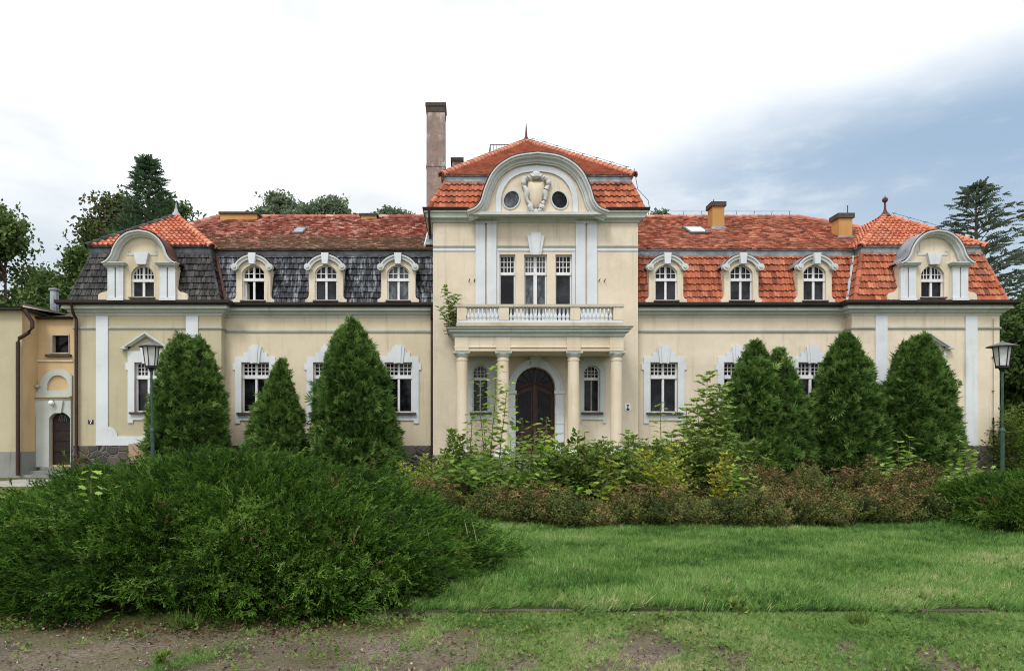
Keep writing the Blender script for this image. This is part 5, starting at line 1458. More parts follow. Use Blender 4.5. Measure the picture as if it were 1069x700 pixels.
def tpl_maple():
    pts = [(0, 0), (.10, .10), (.42, .02), (.34, .22), (.58, .34), (.40, .44), (.46, .70), (.24, .62), (.12, .70), (0, 1.0),
           (-.12, .70), (-.24, .62), (-.46, .70), (-.40, .44), (-.58, .34), (-.34, .22), (-.42, .02), (-.10, .10)]
    V = [(0, 0, .4)] + [(x, .16 * abs(x) ** 1.3 - .18 * max(0, z - .4) ** 1.5, z) for x, z in pts]
    n = len(pts)
    return np.array(V), [(0, 1 + (i + 1) % n, 1 + i) for i in range(n)], np.concatenate([[0.0], np.full(n, .0)])
def tpl_clump(n=6, lw=.30, sp=.9):
    V, Fc = [], []
    for i in range(n):
        d = Vector((rnd.gauss(0, 1), rnd.gauss(0, 1), rnd.gauss(.2, 1))).normalized()
        s_ = d.cross(Vector((rnd.gauss(0, 1), rnd.gauss(0, 1), rnd.gauss(0, 1)))).normalized(); nn = d.cross(s_)
        p = Vector((rnd.uniform(-1, 1), rnd.uniform(-1, 1), rnd.uniform(-1, 1))) * sp * .6; b = len(V)
        for q in (p, p + d * .5 + s_ * lw + nn * .08, p + d, p + d * .5 - s_ * lw + nn * .08): V.append(tuple(q))
        Fc.append((b, b + 1, b + 2, b + 3))
    return np.array(V), Fc, np.array([rnd.uniform(-.1, .1) for _ in range(n) for _ in range(4)])
def tpl_blades(n=6, w=.026, lean=.6):
    V, Fc, g = [], [], []
    for i in range(n):
        a = rnd.uniform(0, 2 * PI); h = rnd.uniform(.6, 1.0); l = rnd.uniform(.1, lean); bx, by = rnd.uniform(-.25, .25), rnd.uniform(-.25, .25)
        ca, sa = math.cos(a), math.sin(a); b = len(V)
        wx, wy = -sa * w, ca * w
        for (t, ww) in ((0, 1), (.55, .85), (1, 0)):
            off = l * t * t; z = h * (t - .22 * l * t * t)
            if ww: 
                V.append((bx + ca * off + wx * ww, by + sa * off + wy * ww, z)); V.append((bx + ca * off - wx * ww, by + sa * off - wy * ww, z)); g += [.25 * (t - .6)] * 2
            else: V.append((bx + ca * off, by + sa * off, z)); g.append(.25 * (t - .6))
        Fc += [(b, b + 1, b + 3, b + 2), (b + 2, b + 3, b + 4)]
    return np.array(V), Fc, np.array(g)
FANS = [tpl_fan() for _ in range(4)]
FEATHERS = [tpl_feather() for _ in range(6)]
LEAF = tpl_leaf(); MAPLE = tpl_maple(); CLUMPS = [tpl_clump() for _ in range(5)]; BLADES = [tpl_blades() for _ in range(8)]
def unit(v): return v / np.maximum(1e-9, np.linalg.norm(v, axis=1, keepdims=True))
def lump(P, k, seed):
    """cheap smooth pseudo-noise in 3-D, about -1..1"""
    r = np.random.default_rng(seed); o = np.zeros(len(P))
    for i in range(4):
        w = r.normal(0, 1, 3); w = w / np.linalg.norm(w) * k * (1 + .45 * i); o += np.sin(P @ w + r.uniform(0, 6.28)) / (1 + .35 * i)
    return o / 2.2

# ================================================================== THUJA TREES
def thuja(px0, px1, tops, Y, label, shape=1.5, power=.85, seed=0, nc=2200, tint=.45):
    """clipped-looking conical thuja; tops = [(px, row)], the first is the main leader"""
    x0, x1 = X(px0, Y), X(px1, Y); cx = (x0 + x1) / 2; Rb = (x1 - x0) / 2 * .93
    t = thing('thuja_tree', label, 'thuja', (cx, Y, 0), 'thuja trees before the house front')
    fm = FM(); r_ = np.random.default_rng(seed)
    tot = sum(Z(r, Y) for _, r in tops)
    core = MB()
    for j, (tp, row) in enumerate(tops):
        H = Z(row, Y) - .10; tx = X(tp, Y)
        Rj = Rb if len(tops) == 1 else Rb * (.88 if j == 0 else .80)
        bx = cx if len(tops) == 1 else cx + (tx - cx) * .85
        n = int(nc * H / tot * (1 if len(tops) == 1 else 1.15))
        u = r_.uniform(0, 1, n) ** .80
        prof = lambda q: Rj * np.clip(1 - q ** shape, 0, 1) ** power * np.clip(.80 + q * 1.3, 0, 1)
        keep = r_.uniform(0, 1, n) < np.maximum(.14, prof(u) / Rj)
        u = u[keep]; n = len(u)
        a = r_.uniform(0, 2 * PI, n)
        P = np.stack([np.cos(a), np.sin(a) , u * H * 1.2], 1)
        rad = prof(u) * (1 + .09 * lump(P * np.array([1, 1, 1.2]), 2.6, seed + 5) + .10 * lump(P, 7.0, seed + 9)) * r_.uniform(.80, 1.08, n) + .02
        ax = bx + (tx - bx) * u
        root = np.stack([ax + np.cos(a) * rad * .80, Y + np.sin(a) * rad * .80, u * H * .97 + .08], 1)
        out = np.stack([np.cos(a), np.sin(a), np.full(n, .55) + .9 * u ** 3], 1)
        ct = tint + r_.normal(0, .14, n)
        m = 10
        pos = np.repeat(root, m, 0) + r_.normal(0, .055, (n * m, 3))
        d = unit(np.repeat(unit(out), m, 0) + r_.normal(0, .50, (n * m, 3)))
        ln = r_.uniform(.16, .27, n * m) * np.where(r_.uniform(0, 1, n * m) < .025, 1.75, 1) * np.repeat(.75 + .35 * (1 - u), m)
        tn = np.repeat(ct, m) + r_.normal(0, .15, n * m)
        sel = r_.integers(0, 4, n * m)
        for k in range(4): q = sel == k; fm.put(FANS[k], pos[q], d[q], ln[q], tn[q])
        zs = np.linspace(0.05, .93, 12)
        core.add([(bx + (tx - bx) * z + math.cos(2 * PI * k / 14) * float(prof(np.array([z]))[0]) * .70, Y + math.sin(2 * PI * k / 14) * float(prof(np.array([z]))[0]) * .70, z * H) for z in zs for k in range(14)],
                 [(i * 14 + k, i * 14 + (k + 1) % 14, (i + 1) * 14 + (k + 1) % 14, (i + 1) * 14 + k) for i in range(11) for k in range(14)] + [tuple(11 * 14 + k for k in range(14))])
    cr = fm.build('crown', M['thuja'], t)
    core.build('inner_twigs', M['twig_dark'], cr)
    MB().tube([(cx, Y, -.05), (cx, Y, .5)], [.13, .09], 8).build('trunk', M['bark'], t)
    return t
thuja(150, 240, [(189, 347), (207, 349)], -2.5, 'leftmost thuja, rounded double top, beside the green lamp post', 2.4, .74, 1, 2500, .47)
thuja(243, 330, [(293, 374)], -2.3, 'shortest thuja, loose pointed top, left of the tallest bottle shaped thuja', 1.3, .95, 2, 2100, .50)
thuja(322, 425, [(366, 331)], -3.0, 'tallest bottle shaped thuja left of the porch', 2.5, .78, 3, 3300, .45)
thuja(741, 846, [(788, 354), (813, 362)], -2.6, 'first thuja right of the porch, two pointed tops', 1.9, .80, 4, 2600, .47)
thuja(840, 928, [(883, 346)], -2.5, 'broad cone thuja, second from the right house corner', 2.3, .76, 5, 2700, .43)
thuja(920, 1006, [(964, 348), (950, 352)], -2.7, 'rightmost thuja, rounded top, before the right end of the house', 2.5, .74, 6, 2700, .45)

# ================================================================== JUNIPERS
JE = .76
JUN = [(-5.70, -D + 8.62, 3.20, 2.75, R(-14)), (7.75, -D + 12.2, 1.9, 1.9, 0.0)]
def juniper(cx, cy, a, b, H, rot, label, nc, seed, lean=(0, 0)):
    t = thing('juniper_shrub', label, 'juniper', (cx, cy, 0), 'spreading junipers')
    r_ = np.random.default_rng(seed); fm = FM()
    rr = np.sqrt(r_.uniform(0, 1, nc)) ** .86; th = r_.uniform(0, 2 * PI, nc)
    c, s_ = math.cos(rot), math.sin(rot)
    def surf(rr, th):
        ct_, st_ = np.cos(th), np.sin(th)
        ex, ey = rr * np.sign(ct_) * np.abs(ct_) ** JE, rr * np.sign(st_) * np.abs(st_) ** JE
        wob = 1 + .05 * np.sin(3 * th + seed) + .03 * np.sin(17 * th + 2) + .035 * np.sin(7 * th + 1.3) + .03 * np.sin(11 * th)
        x, y = ex * a * wob, ey * b * wob
        z = H * (1 - rr ** 2.3) ** .62
        return np.stack([cx + x * c - y * s_, cy + x * s_ + y * c, z], 1)
    P = surf(rr, th)
    z_l = .20 * lump(P * np.array([1, 1, .3]), 2.4, seed) + .12 * lump(P, 6.0, seed + 3)
    P[:, 2] = np.maximum(.05, P[:, 2] * (1 + .0 * z_l) + z_l * np.clip(P[:, 2] / H + .15, 0, 1))
    rad = np.stack([P[:, 0] - cx, P[:, 1] - cy, np.zeros(nc)], 1); rad = unit(rad)
    out = rad * (.45 + .75 * rr[:, None]) + np.array([.20, -.1, .55]) * (1.0 - .45 * rr[:, None]) + r_.normal(0, .25, (nc, 3))
    root = P - unit(out) * .22; root[:, 2] = np.maximum(root[:, 2], .03)
    m = 8
    pos = np.repeat(root, m, 0) + r_.normal(0, .07, (nc * m, 3)); pos[:, 2] = np.maximum(pos[:, 2], .02)
    d = unit(np.repeat(unit(out), m, 0) + r_.normal(0, .34, (nc * m, 3)))
    ln = r_.uniform(.18, .36, nc * m)
    tn = np.repeat(.37 + r_.normal(0, .13, nc), m) + r_.normal(0, .13, nc * m)
    sel = r_.integers(0, 6, nc * m)
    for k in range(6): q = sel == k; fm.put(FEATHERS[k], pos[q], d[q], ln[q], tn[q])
    nb = int(nc * .115)
    rb = np.sqrt(r_.uniform(.02, .95, nb)); tb = r_.uniform(0, 2 * PI, nb)
    Pb = surf(rb, tb)
    radb = unit(np.stack([Pb[:, 0] - cx, Pb[:, 1] - cy, np.zeros(nb)], 1))
    az_ = r_.normal(0, .55, nb); ca, sa = np.cos(az_), np.sin(az_)
    dirb = np.stack([radb[:, 0] * ca - radb[:, 1] * sa, radb[:, 0] * sa + radb[:, 1] * ca, np.zeros(nb)], 1)
    Lb = r_.uniform(.6, 1.1, nb); tb_ = .42 + r_.normal(0, .15, nb); upb = r_.uniform(.25, .75, nb) * (1.1 - .6 * rb)
    for j in range(11):
        q = j / 10
        pp = Pb + dirb * (Lb * (q - .55))[:, None]; pp[:, 2] = np.maximum(.03, Pb[:, 2] * (1 - .25 * q) - .10 + Lb * upb * (q * 1.15 - .75 * q * q))
        dd = dirb * .9 + np.array([0, 0, 1.0]) * (upb * (1.15 - 1.3 * q))[:, None]
        mm = 4
        p4 = np.repeat(pp, mm, 0) + r_.normal(0, .045, (nb * mm, 3)); p4[:, 2] = np.maximum(.02, p4[:, 2])
        d4 = unit(np.repeat(unit(dd), mm, 0) + r_.normal(0, .36, (nb * mm, 3)))
        l4 = r_.uniform(.20, .36, nb * mm) * (1.15 - .35 * q); t4 = np.repeat(tb_ + .16 * (q - .4), mm) + r_.normal(0, .12, nb * mm)
        s4 = r_.integers(0, 6, nb * mm)
        for k in range(6): u_ = s4 == k; fm.put(FEATHERS[k], p4[u_], d4[u_], l4[u_], t4[u_])
    f = fm.build('foliage', M['juniper'], t)
    dd_ = FM(); nd = int(nc * .045); pick = r_.integers(0, nc, nd // 6 + 1)      # browned, dead sprays in small groups
    pd = np.repeat(P[pick], 6, 0) + r_.normal(0, .10, (len(pick) * 6, 3)); pd[:, 2] = np.maximum(pd[:, 2] + .04, .03)
    do_ = np.repeat(unit(out[pick]), 6, 0) + r_.normal(0, .35, (len(pick) * 6, 3))
    for k in range(6): dd_.put(FEATHERS[k], pd[k::6], unit(do_[k::6]), r_.uniform(.12, .26, len(pick)), .4 + r_.normal(0, .2, len(pick)))
    dd_.build('dead_sprays', M['seed'], t)
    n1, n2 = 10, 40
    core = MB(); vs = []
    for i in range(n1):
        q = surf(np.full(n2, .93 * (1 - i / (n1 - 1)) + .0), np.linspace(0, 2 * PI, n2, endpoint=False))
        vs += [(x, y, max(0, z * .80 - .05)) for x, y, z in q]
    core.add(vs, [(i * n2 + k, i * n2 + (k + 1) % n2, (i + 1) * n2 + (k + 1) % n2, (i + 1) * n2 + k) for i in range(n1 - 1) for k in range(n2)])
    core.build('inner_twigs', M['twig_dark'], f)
    return t
juniper(*JUN[0][:4], 1.10, JUN[0][4], 'huge spreading juniper mound filling the left foreground', 4200, 21)
juniper(*JUN[1][:4], .80, 0, 'smaller spreading juniper at the right picture edge', 1900, 22)

# ================================================================== SPIREA HEDGE RING
HX, HY, HA, HB = 1.45, -D + 13.75, 4.85, 1.75
def twig_tpl(n=11, lw=.055, ll=.17):
    V, Fc, g = [], [], []
    for i in range(n):
        t = .12 + .88 * i / (n - 1); ph = i * 2.4; el = rnd.uniform(.2, .9)
        d = Vector((math.cos(ph) * math.cos(el), math.sin(ph) * math.cos(el), math.sin(el))); s_ = d.cross(Vector((0, 0, 1))).normalized()
        p = Vector((0, 0, t)); b = len(V); L = ll * rnd.uniform(.7, 1.1)
        for q in (p, p + d * L * .5 + s_ * lw, p + d * L, p + d * L * .5 - s_ * lw): V.append(tuple(q)); g.append(.18 * (t - .5))
        Fc.append((b, b + 1, b + 2, b + 3))
    b = len(V)
    V += [(-.006, 0, 0), (.006, 0, 0), (.004, 0, 1), (-.004, 0, 1)]; g += [-.2] * 4; Fc.append((b, b + 1, b + 2, b + 3))
    return np.array(V), Fc, np.array(g)
TWIGS = [twig_tpl() for _ in range(4)]
def seed_tpl():
    V, Fc = [], []
    for i in range(9):
        x, y = rnd.gauss(0, .45), rnd.gauss(0, .45); z = .25 - .3 * (x * x + y * y) + rnd.uniform(-.15, .15); b = len(V); s_ = rnd.uniform(.13, .24); a = rnd.uniform(0, PI)
        e = (math.cos(a) * s_, math.sin(a) * s_, rnd.uniform(-.1, .1)); f = (-math.sin(a) * s_, math.cos(a) * s_, rnd.uniform(-.1, .1))
        V += [(x - e[0], y - e[1], z - e[2]), (x - f[0], y - f[1], z - f[2]), (x + e[0], y + e[1], z + e[2]), (x + f[0], y + f[1], z + f[2])]
        Fc.append((b, b + 1, b + 2, b + 3))
    return np.array(V), Fc, np.array([rnd.uniform(-.2, .2) for _ in range(36)])
SEEDS = [seed_tpl() for _ in range(4)]
def hedge(a0, a1, label, n, nseed, seed, hgt=.78, wid=.62):
    t = thing('hedge', label, 'hedge', (HX + HA * math.cos((a0 + a1) / 2), HY + HB * math.sin((a0 + a1) / 2), 0), 'low spirea hedge around the bed')
    r_ = np.random.default_rng(seed)
    def pts(n, top):
        a = r_.uniform(a0, a1, n); rm = 1 + .035 * np.sin(a * 9 + 1) + .03 * np.sin(a * 21)
        w = r_.uniform(-1, 1, n) if not top else r_.uniform(-.85, .85, n)
        hl = hgt * (1 + .16 * np.sin(a * 17 + seed) + .12 * np.sin(a * 31 + 2) + .10 * np.sin(a * 67)) * (1 - .45 * np.abs(w) ** 2.5)
        fr = r_.uniform(0.05, 1, n) ** .7 if not top else np.ones(n)
        nx_, ny_ = np.cos(a) / HA, np.sin(a) / HB; ll = np.hypot(nx_, ny_); nx_ /= ll; ny_ /= ll
        off = w * wid * (.75 + .35 * fr)
        return np.stack([HX + HA * rm * np.cos(a) + nx_ * off, HY + HB * rm ** 2.5 * np.sin(a) + ny_ * off, hl * fr], 1), np.stack([nx_ * w, ny_ * w, np.zeros(n)], 1), a
    fm = FM()
    P, O, a = pts(n, False)
    d = unit(O * .7 + np.array([0, 0, .9]) + r_.normal(0, .35, (n, 3)))
    ln = r_.uniform(.16, .34, n); tn = .45 + .15 * np.sin(a * 23 + 1) + .16 * np.sin(a * 51 + seed) + r_.normal(0, .17, n)
    root = P - d * ln[:, None] * .7; root[:, 2] = np.maximum(root[:, 2], 0.02)
    sel = r_.integers(0, 4, n)
    for k in range(4): q = sel == k; fm.put(TWIGS[k], root[q], d[q], ln[q], tn[q])
    f = fm.build('foliage', M['spirea'], t)
    P, O, a = pts(nseed, True)
    keep = r_.uniform(0, 1, nseed) < np.clip(.55 + .5 * np.sin(a * 13 + seed * 2), .12, 1); P = P[keep]
    P[:, 2] += r_.uniform(-.06, .22, len(P))
    fs_ = FM(); sel = r_.integers(0, 4, len(P))
    for k in range(4):
        q = sel == k; fs_.put(SEEDS[k], P[q], unit(np.array([[0, 0, 1.0]]) + r_.normal(0, .3, (q.sum(), 3))), r_.uniform(.05, .085, q.sum()), .5 + r_.normal(0, .2, q.sum()))
    fs_.build('seed_heads', M['seed'], t)
    # woody stems inside
    st = MB()
    for i in range(int(n / 90)):
        a = r_.uniform(a0, a1); w = r_.uniform(-.7, .7); x = HX + HA * math.cos(a) + .5 * w * math.cos(a); y = HY + HB * math.sin(a) + .5 * w * math.sin(a)
        st.tube([(x, y, 0), (x + r_.normal(0, .12), y + r_.normal(0, .12), hgt * r_.uniform(.6, 1.0))], [.008, .004], 4)
    st.build('stems', M['bark'], t)
    return t
hedge(PI + .60, 2 * PI - .02, 'brown tinged low hedge along the front edge of the round bed', 12000, 2500, 31, .54)
hedge(-.02, PI * .48, 'low hedge on the far right side of the bed before the thujas', 7500, 2100, 32, .76)
hedge(PI * .70, PI + .50, 'low brownish hedge on the far left side of the bed behind the juniper', 4200, 900, 33, .52)

# ================================================================== SAPLINGS AND UNDERGROWTH
def sapling(px, Y, ptop, kind, label, nst=1, spread=.35, leaf=.14, pairs=12, low=.15, tint=.5, cat='sapling', name='sapling', seed=0, zb=0.0, lean=0.0, group='self sown saplings before the porch', fill=0):
    r_ = np.random.default_rng(seed + 100)
    x = X(px, Y); H = Z(ptop, Y) - zb
    t = thing(name, label, cat, (x, Y, zb), group)
    st = MB(); P, Dd, Sx, T = [], [], [], []
    PL = []
    for s_ in range(nst):
        h = H * (1 if s_ == 0 else r_.uniform(.55, .92))
        ang = r_.uniform(0, 2 * PI); sp = 0 if s_ == 0 else spread * r_.uniform(.4, 1)
        bx, by = x + .10 * math.cos(ang) * (s_ > 0), Y + .10 * math.sin(ang) * (s_ > 0)
        tx, ty = bx + sp * math.cos(ang) + lean * h, by + sp * math.sin(ang) * .7
        wob = r_.normal(0, .03, 2)
        axis = lambda q: np.array([bx + (tx - bx) * q ** 1.3 + wob[0] * math.sin(q * 5), by + (ty - by) * q ** 1.3 + wob[1] * math.sin(q * 4), zb + h * q])
        st.tube([axis(q) for q in np.linspace(0, 1, 6)], [.006 + .008 * h * (1 - q) / 2 for q in np.linspace(0, 1, 6)], 5)
        n = max(4, int(2.0 * pairs * h / H))
        for i in range(n):
            q = low + (1 - low) * i / (n - 1); base = axis(q)
            for k in (0, 1):
                ph = i * PI / 2 + k * PI + r_.normal(0, .35)
                if kind in ('maple', 'yellowm'):
                    pl = leaf * r_.uniform(.5, 1.3) * (1.25 - .6 * q)
                    el = r_.uniform(.1, .6) + .4 * (q > .93)
                    e = base + pl * np.array([math.cos(ph) * math.cos(el), math.sin(ph) * math.cos(el), math.sin(el)])
                    PL.append((base, e))
                    P.append(e); Dd.append((math.cos(ph), math.sin(ph), r_.uniform(-.55, .05))); Sx.append(leaf * r_.uniform(.7, 1.15) * (1.1 - .35 * q)); T.append(tint + r_.normal(0, .16) + .22 * (q - .6))
                elif kind == 'ash':
                    L = leaf * 2.0 * r_.uniform(.6, 1.15) * (1.15 - .45 * q); el0 = r_.uniform(.45, 1.15)
                    for j in range(7):
                        f = .22 + .78 * j / 6; el = el0 - .75 * f
                        e = base + L * f * np.array([math.cos(ph) * math.cos(el0 * .7), math.sin(ph) * math.cos(el0 * .7), math.sin(el0) - .45 * f])
                        for sd in ((-1, 1) if j < 6 else (0,)):
                            a2 = ph + sd * 1.05
                            P.append(e); Dd.append((math.cos(a2), math.sin(a2), -.25)); Sx.append(leaf * .62 * r_.uniform(.75, 1.1)); T.append(tint + r_.normal(0, .14) + .22 * (q - .5))
                    PL.append((base, e))
                else:                                # bushy: short side twigs with several small leaves
                    L = spread * r_.uniform(.35, 1.0) * (1.15 - .75 * q); el = r_.uniform(.15, .8)
                    e = base + L * np.array([math.cos(ph) * math.cos(el), math.sin(ph) * math.cos(el), math.sin(el)])
                    PL.append((base, e))
                    for j in range(6):
                        f = .25 + .75 * j / 5; pp = base + (e - base) * f; a2 = ph + (1 if j % 2 else -1) * r_.uniform(.5, 1.2)
                        P.append(pp); Dd.append((math.cos(a2), math.sin(a2), r_.uniform(-.3, .5))); Sx.append(leaf * r_.uniform(.65, 1.15)); T.append(tint + r_.normal(0, .17) + .12 * (q - .5))
    for a, b in PL: st.tube([a, b], [.004, .002], 3)
    for i in range(int(fill * 1.8)):                            # dense lower leaves hiding the stems
        a = r_.uniform(0, 2 * PI); rr = spread * math.sqrt(r_.uniform(0, 1)) * 1.15; hh = H * .92 * r_.uniform(.05, 1) ** .8 * (1 - .35 * (rr / (spread * 1.15)) ** 2)
        P.append(np.array([x + rr * math.cos(a), Y + rr * math.sin(a), zb + hh])); Dd.append((math.cos(a), math.sin(a), r_.uniform(-.5, .4))); Sx.append(leaf * r_.uniform(.6, 1.05)); T.append(tint - .05 + r_.normal(0, .18))
    fm = FM(); n = len(P)
    tp = MAPLE if kind in ('maple', 'yellowm') else LEAF
    fm.put(tp, np.array(P), unit(np.array(Dd) + r_.normal(0, .12, (n, 3))), np.array(Sx), np.array(T), np.where(r_.uniform(0, 1, n) < 2, r_.normal(PI, .35, n), 0))
    fm.build('leaves', M[{'maple': 'maple', 'ash': 'ash', 'yellow': 'yellow', 'yellowm': 'yellow', 'bush': 'bush', 'herb': 'ash'}[kind]], t)
    st.build('stems', M['stem'], t, normals=False, smooth=0)
    return t
d2y = lambda d: -D + d
sapling(515, d2y(15.0), 384, 'maple', 'tallest maple sapling, thin stem rising before the left porch window', 3, .22, .20, 20, .22, .74, seed=1)
sapling(503, d2y(15.3), 398, 'maple', 'slender dark leaved sapling just left of the tallest maple sapling', 1, .2, .16, 13, .3, .35, seed=2)
sapling(491, d2y(15.6), 432, 'maple', 'thin sapling with drooping leaves before the leftmost porch column', 2, .25, .16, 12, .25, .45, seed=3)
sapling(500, d2y(14.2), 472, 'maple', 'dense dark maple seedlings at the foot of the tallest sapling', 9, .8, .18, 9, .10, .36, seed=4, fill=260)
sapling(474, d2y(15.8), 449, 'herb', 'pale feathery tall herb beside the left porch column', 4, .25, .12, 18, .1, .6, cat='plant', name='tall_herb', seed=5)
sapling(470, d2y(14.9), 480, 'bush', 'loose low green plants between the juniper and the saplings', 6, .55, .11, 9, .1, .55, cat='bush', name='undergrowth_bush', seed=6, fill=80)
sapling(556, d2y(15.8), 446, 'maple', 'bushy bright maple sapling before the front door', 7, .62, .21, 10, .15, .74, seed=7, fill=110)
sapling(545, d2y(16.6), 438, 'maple', 'thin reddish sapling at the left edge of the front door', 2, .25, .15, 9, .3, .25, seed=8)
sapling(572, d2y(16.8), 437, 'maple', 'small leafed sapling before the right half of the front door', 2, .2, .16, 9, .3, .6, seed=9)
sapling(603, d2y(16.4), 456, 'bush', 'pointed green bush right of the front door', 6, .55, .15, 10, .1, .62, cat='bush', name='undergrowth_bush', seed=10, fill=120)
sapling(583, d2y(15.0), 470, 'bush', 'low dark bush below the bright maple sapling', 7, .75, .14, 8, .05, .40, cat='bush', name='undergrowth_bush', seed=11, fill=220)
sapling(628, d2y(16.8), 462, 'bush', 'green bush before the rightmost porch columns', 7, .75, .12, 10, .1, .50, cat='bush', name='undergrowth_bush', seed=12, fill=200)
sapling(662, d2y(16.8), 458, 'bush', 'tangled olive bush below the blue sign', 8, .85, .11, 11, .08, .60, cat='bush', name='undergrowth_bush', seed=13, fill=240)
sapling(640, d2y(15.2), 478, 'bush', 'dark leafy bush behind the yellow maple seedling', 7, .8, .16, 8, .05, .35, cat='bush', name='undergrowth_bush', seed=14, fill=200)
sapling(634, d2y(13.1), 476, 'yellowm', 'yellow green maple seedling rising from the front hedge', 4, .28, .19, 9, .2, .45, seed=15)
sapling(738, d2y(17.2), 391, 'ash', 'tall pale ash sapling between two right windows', 5, .58, .22, 13, .22, .82, seed=16)
sapling(718, d2y(17.5), 428, 'ash', 'lower ash sapling before the first right window', 4, .5, .20, 10, .2, .72, seed=17)
sapling(690, d2y(17.0), 424, 'maple', 'thin shoot with few leaves before the first right window', 1, .2, .22, 8, .3, .66, seed=18)
sapling(694, d2y(15.6), 462, 'bush', 'broad green bush below the first right window', 8, .85, .15, 9, .05, .55, cat='bush', name='undergrowth_bush', seed=19, fill=240)
sapling(735, d2y(16.0), 455, 'bush', 'dark green bush at the foot of the tall ash sapling', 8, .85, .14, 9, .05, .42, cat='bush', name='undergrowth_bush', seed=20, fill=260)
sapling(705, d2y(13.6), 466, 'yellow', 'yellow twigged bush with arching shoots behind the front hedge', 5, .70, .105, 8, .2, .58, cat='bush', name='undergrowth_bush', seed=21, fill=4)
sapling(757, d2y(13.9), 474, 'yellow', 'small yellow and orange seedling behind the front hedge', 3, .30, .11, 6, .15, .72, seed=22)
sapling(775, d2y(14.4), 478, 'maple', 'lime green maple seedling beside the yellow seedling', 4, .4, .17, 7, .15, .66, seed=23, fill=30)
sapling(786, d2y(17.5), 462, 'bush', 'mixed green bush at the foot of the twin topped thuja', 6, .6, .13, 9, .1, .52, cat='bush', name='undergrowth_bush', seed=24, fill=90)
sapling(947, d2y(19.5), 459, 'maple', 'bright maple seedling before the rightmost thuja', 2, .25, .24, 6, .2, .70, seed=25)
sapling(918, d2y(19.0), 480, 'maple', 'very small bright seedling before the broad cone thuja', 2, .2, .2, 5, .2, .68, seed=26)
sapling(1000, d2y(19.8), 463, 'maple', 'bright maple seedling beside the right house corner', 3, .45, .24, 6, .2, .70, seed=27)
sapling(1012, d2y(17.2), 482, 'maple', 'low spreading maple seedling above the small juniper', 4, .5, .20, 5, .2, .62, seed=28, fill=20)
sapling(442, d2y(16.5), 478, 'yellow', 'yellowish weedy bush behind the right end of the huge juniper', 7, .7, .09, 9, .05, .42, cat='bush', name='undergrowth_bush', seed=29, fill=160)
sapling(97, d2y(7.35), 496, 'maple', 'pale maple seedling growing out of the huge juniper', 4, .26, .13, 5, .50, .88, seed=30)
sapling(475, -1.3, 300, 'ash', 'young birch like plant rooted on the left end of the balcony', 4, .42, .14, 13, .05, .52, cat='plant', name='balcony_plant', seed=31, zb=5.28, lean=-.18, group=None)

sapling(535, d2y(16.9), 458, 'maple', 'mid green maple sapling between the left porch columns', 6, .5, .19, 9, .1, .55, seed=41, fill=120)
sapling(486, d2y(16.6), 462, 'ash', 'feathery green undergrowth at the foot of the leftmost porch column', 7, .6, .17, 8, .08, .60, cat='bush', name='undergrowth_bush', seed=42, fill=160)
sapling(612, d2y(17.6), 450, 'maple', 'light maple sapling before the third porch column', 5, .5, .19, 9, .1, .62, seed=43, fill=90)
sapling(655, d2y(17.8), 452, 'ash', 'pale mixed shrub before the fourth porch column', 7, .65, .16, 9, .08, .55, cat='bush', name='undergrowth_bush', seed=44, fill=140)
sapling(718, d2y(16.6), 440, 'ash', 'dense pale ash shoots below the tall ash sapling', 8, .8, .18, 9, .08, .74, seed=45, fill=160)
sapling(757, d2y(17.2), 440, 'ash', 'ash shoots between the tall ash sapling and the twin topped thuja', 5, .5, .2, 9, .1, .5, seed=46, fill=90)
sapling(455, d2y(15.6), 488, 'yellow', 'low yellow green weeds right of the juniper before the wall', 8, .6, .09, 8, .05, .35, cat='bush', name='undergrowth_bush', seed=47, fill=200)
sapling(568, d2y(14.6), 486, 'maple', 'low maple seedlings before the bright bushy sapling', 7, .7, .15, 7, .05, .48, seed=48, fill=180)
sapling(672, d2y(14.6), 484, 'bush', 'low green bush between the yellow seedling and the yellow bush', 8, .75, .12, 8, .05, .52, cat='bush', name='undergrowth_bush', seed=49, fill=200)
# small weeds in the foreground
def weed(px, py, hgt, kind, label, n, seed):
    d = CZ * F / (py - VY); Y = -D + d; x = X(px, Y); r_ = np.random.default_rng(seed + 400)
    t = thing('weed', label, 'weed', (x, Y, 0), 'weeds on the path edge')
    fm = FM(); n *= 2
    a = r_.uniform(0, 2 * PI, n); el = r_.uniform(.15, 1.2, n)
    dd = np.stack([np.cos(a) * np.cos(el), np.sin(a) * np.cos(el), np.sin(el)], 1)
    pos = np.tile([x, Y, .01], (n, 1)) + r_.normal(0, hgt * .22, (n, 3)) * np.array([1, 1, 0])
    if kind == 'leaf': pos[:, 2] += r_.uniform(0, hgt * .6, n); fm.put(LEAF, pos, dd, r_.uniform(.4, 1, n) * hgt * .42, .62 + r_.normal(0, .18, n), np.full(n, PI))
    else:
        long_ = tpl_leaf(.07, .02, .35)
        fm.put(long_, pos, dd, r_.uniform(.6, 1.1, n) * hgt, .55 + r_.normal(0, .15, n), np.full(n, PI))
    fm.build('leaves', M['weed'], t)
    st = MB()
    for k in range(min(n, 6)): st.tube([(x, Y, 0), tuple(np.array([x, Y, 0]) + dd[k] * hgt * .7)], [.003, .002], 4)
    st.build('stems', M['stem'], t, normals=False, smooth=0)
weed(193, 655, .15, 'blade', 'bright narrow leaved weed tuft at the juniper foot', 34, 1)
weed(768, 641, .17, 'leaf', 'broad leaved weed standing at the kerb below the lawn', 30, 2)
weed(168, 694, .12, 'leaf', 'low leafy weed on the bare path near the lower edge', 40, 3)
weed(206, 684, .07, 'leaf', 'tiny weed on the bare path before the juniper', 22, 4)
weed(690, 648, .10, 'leaf', 'flat weed rosette in front of the kerb left of the broad leaved weed', 26, 5)
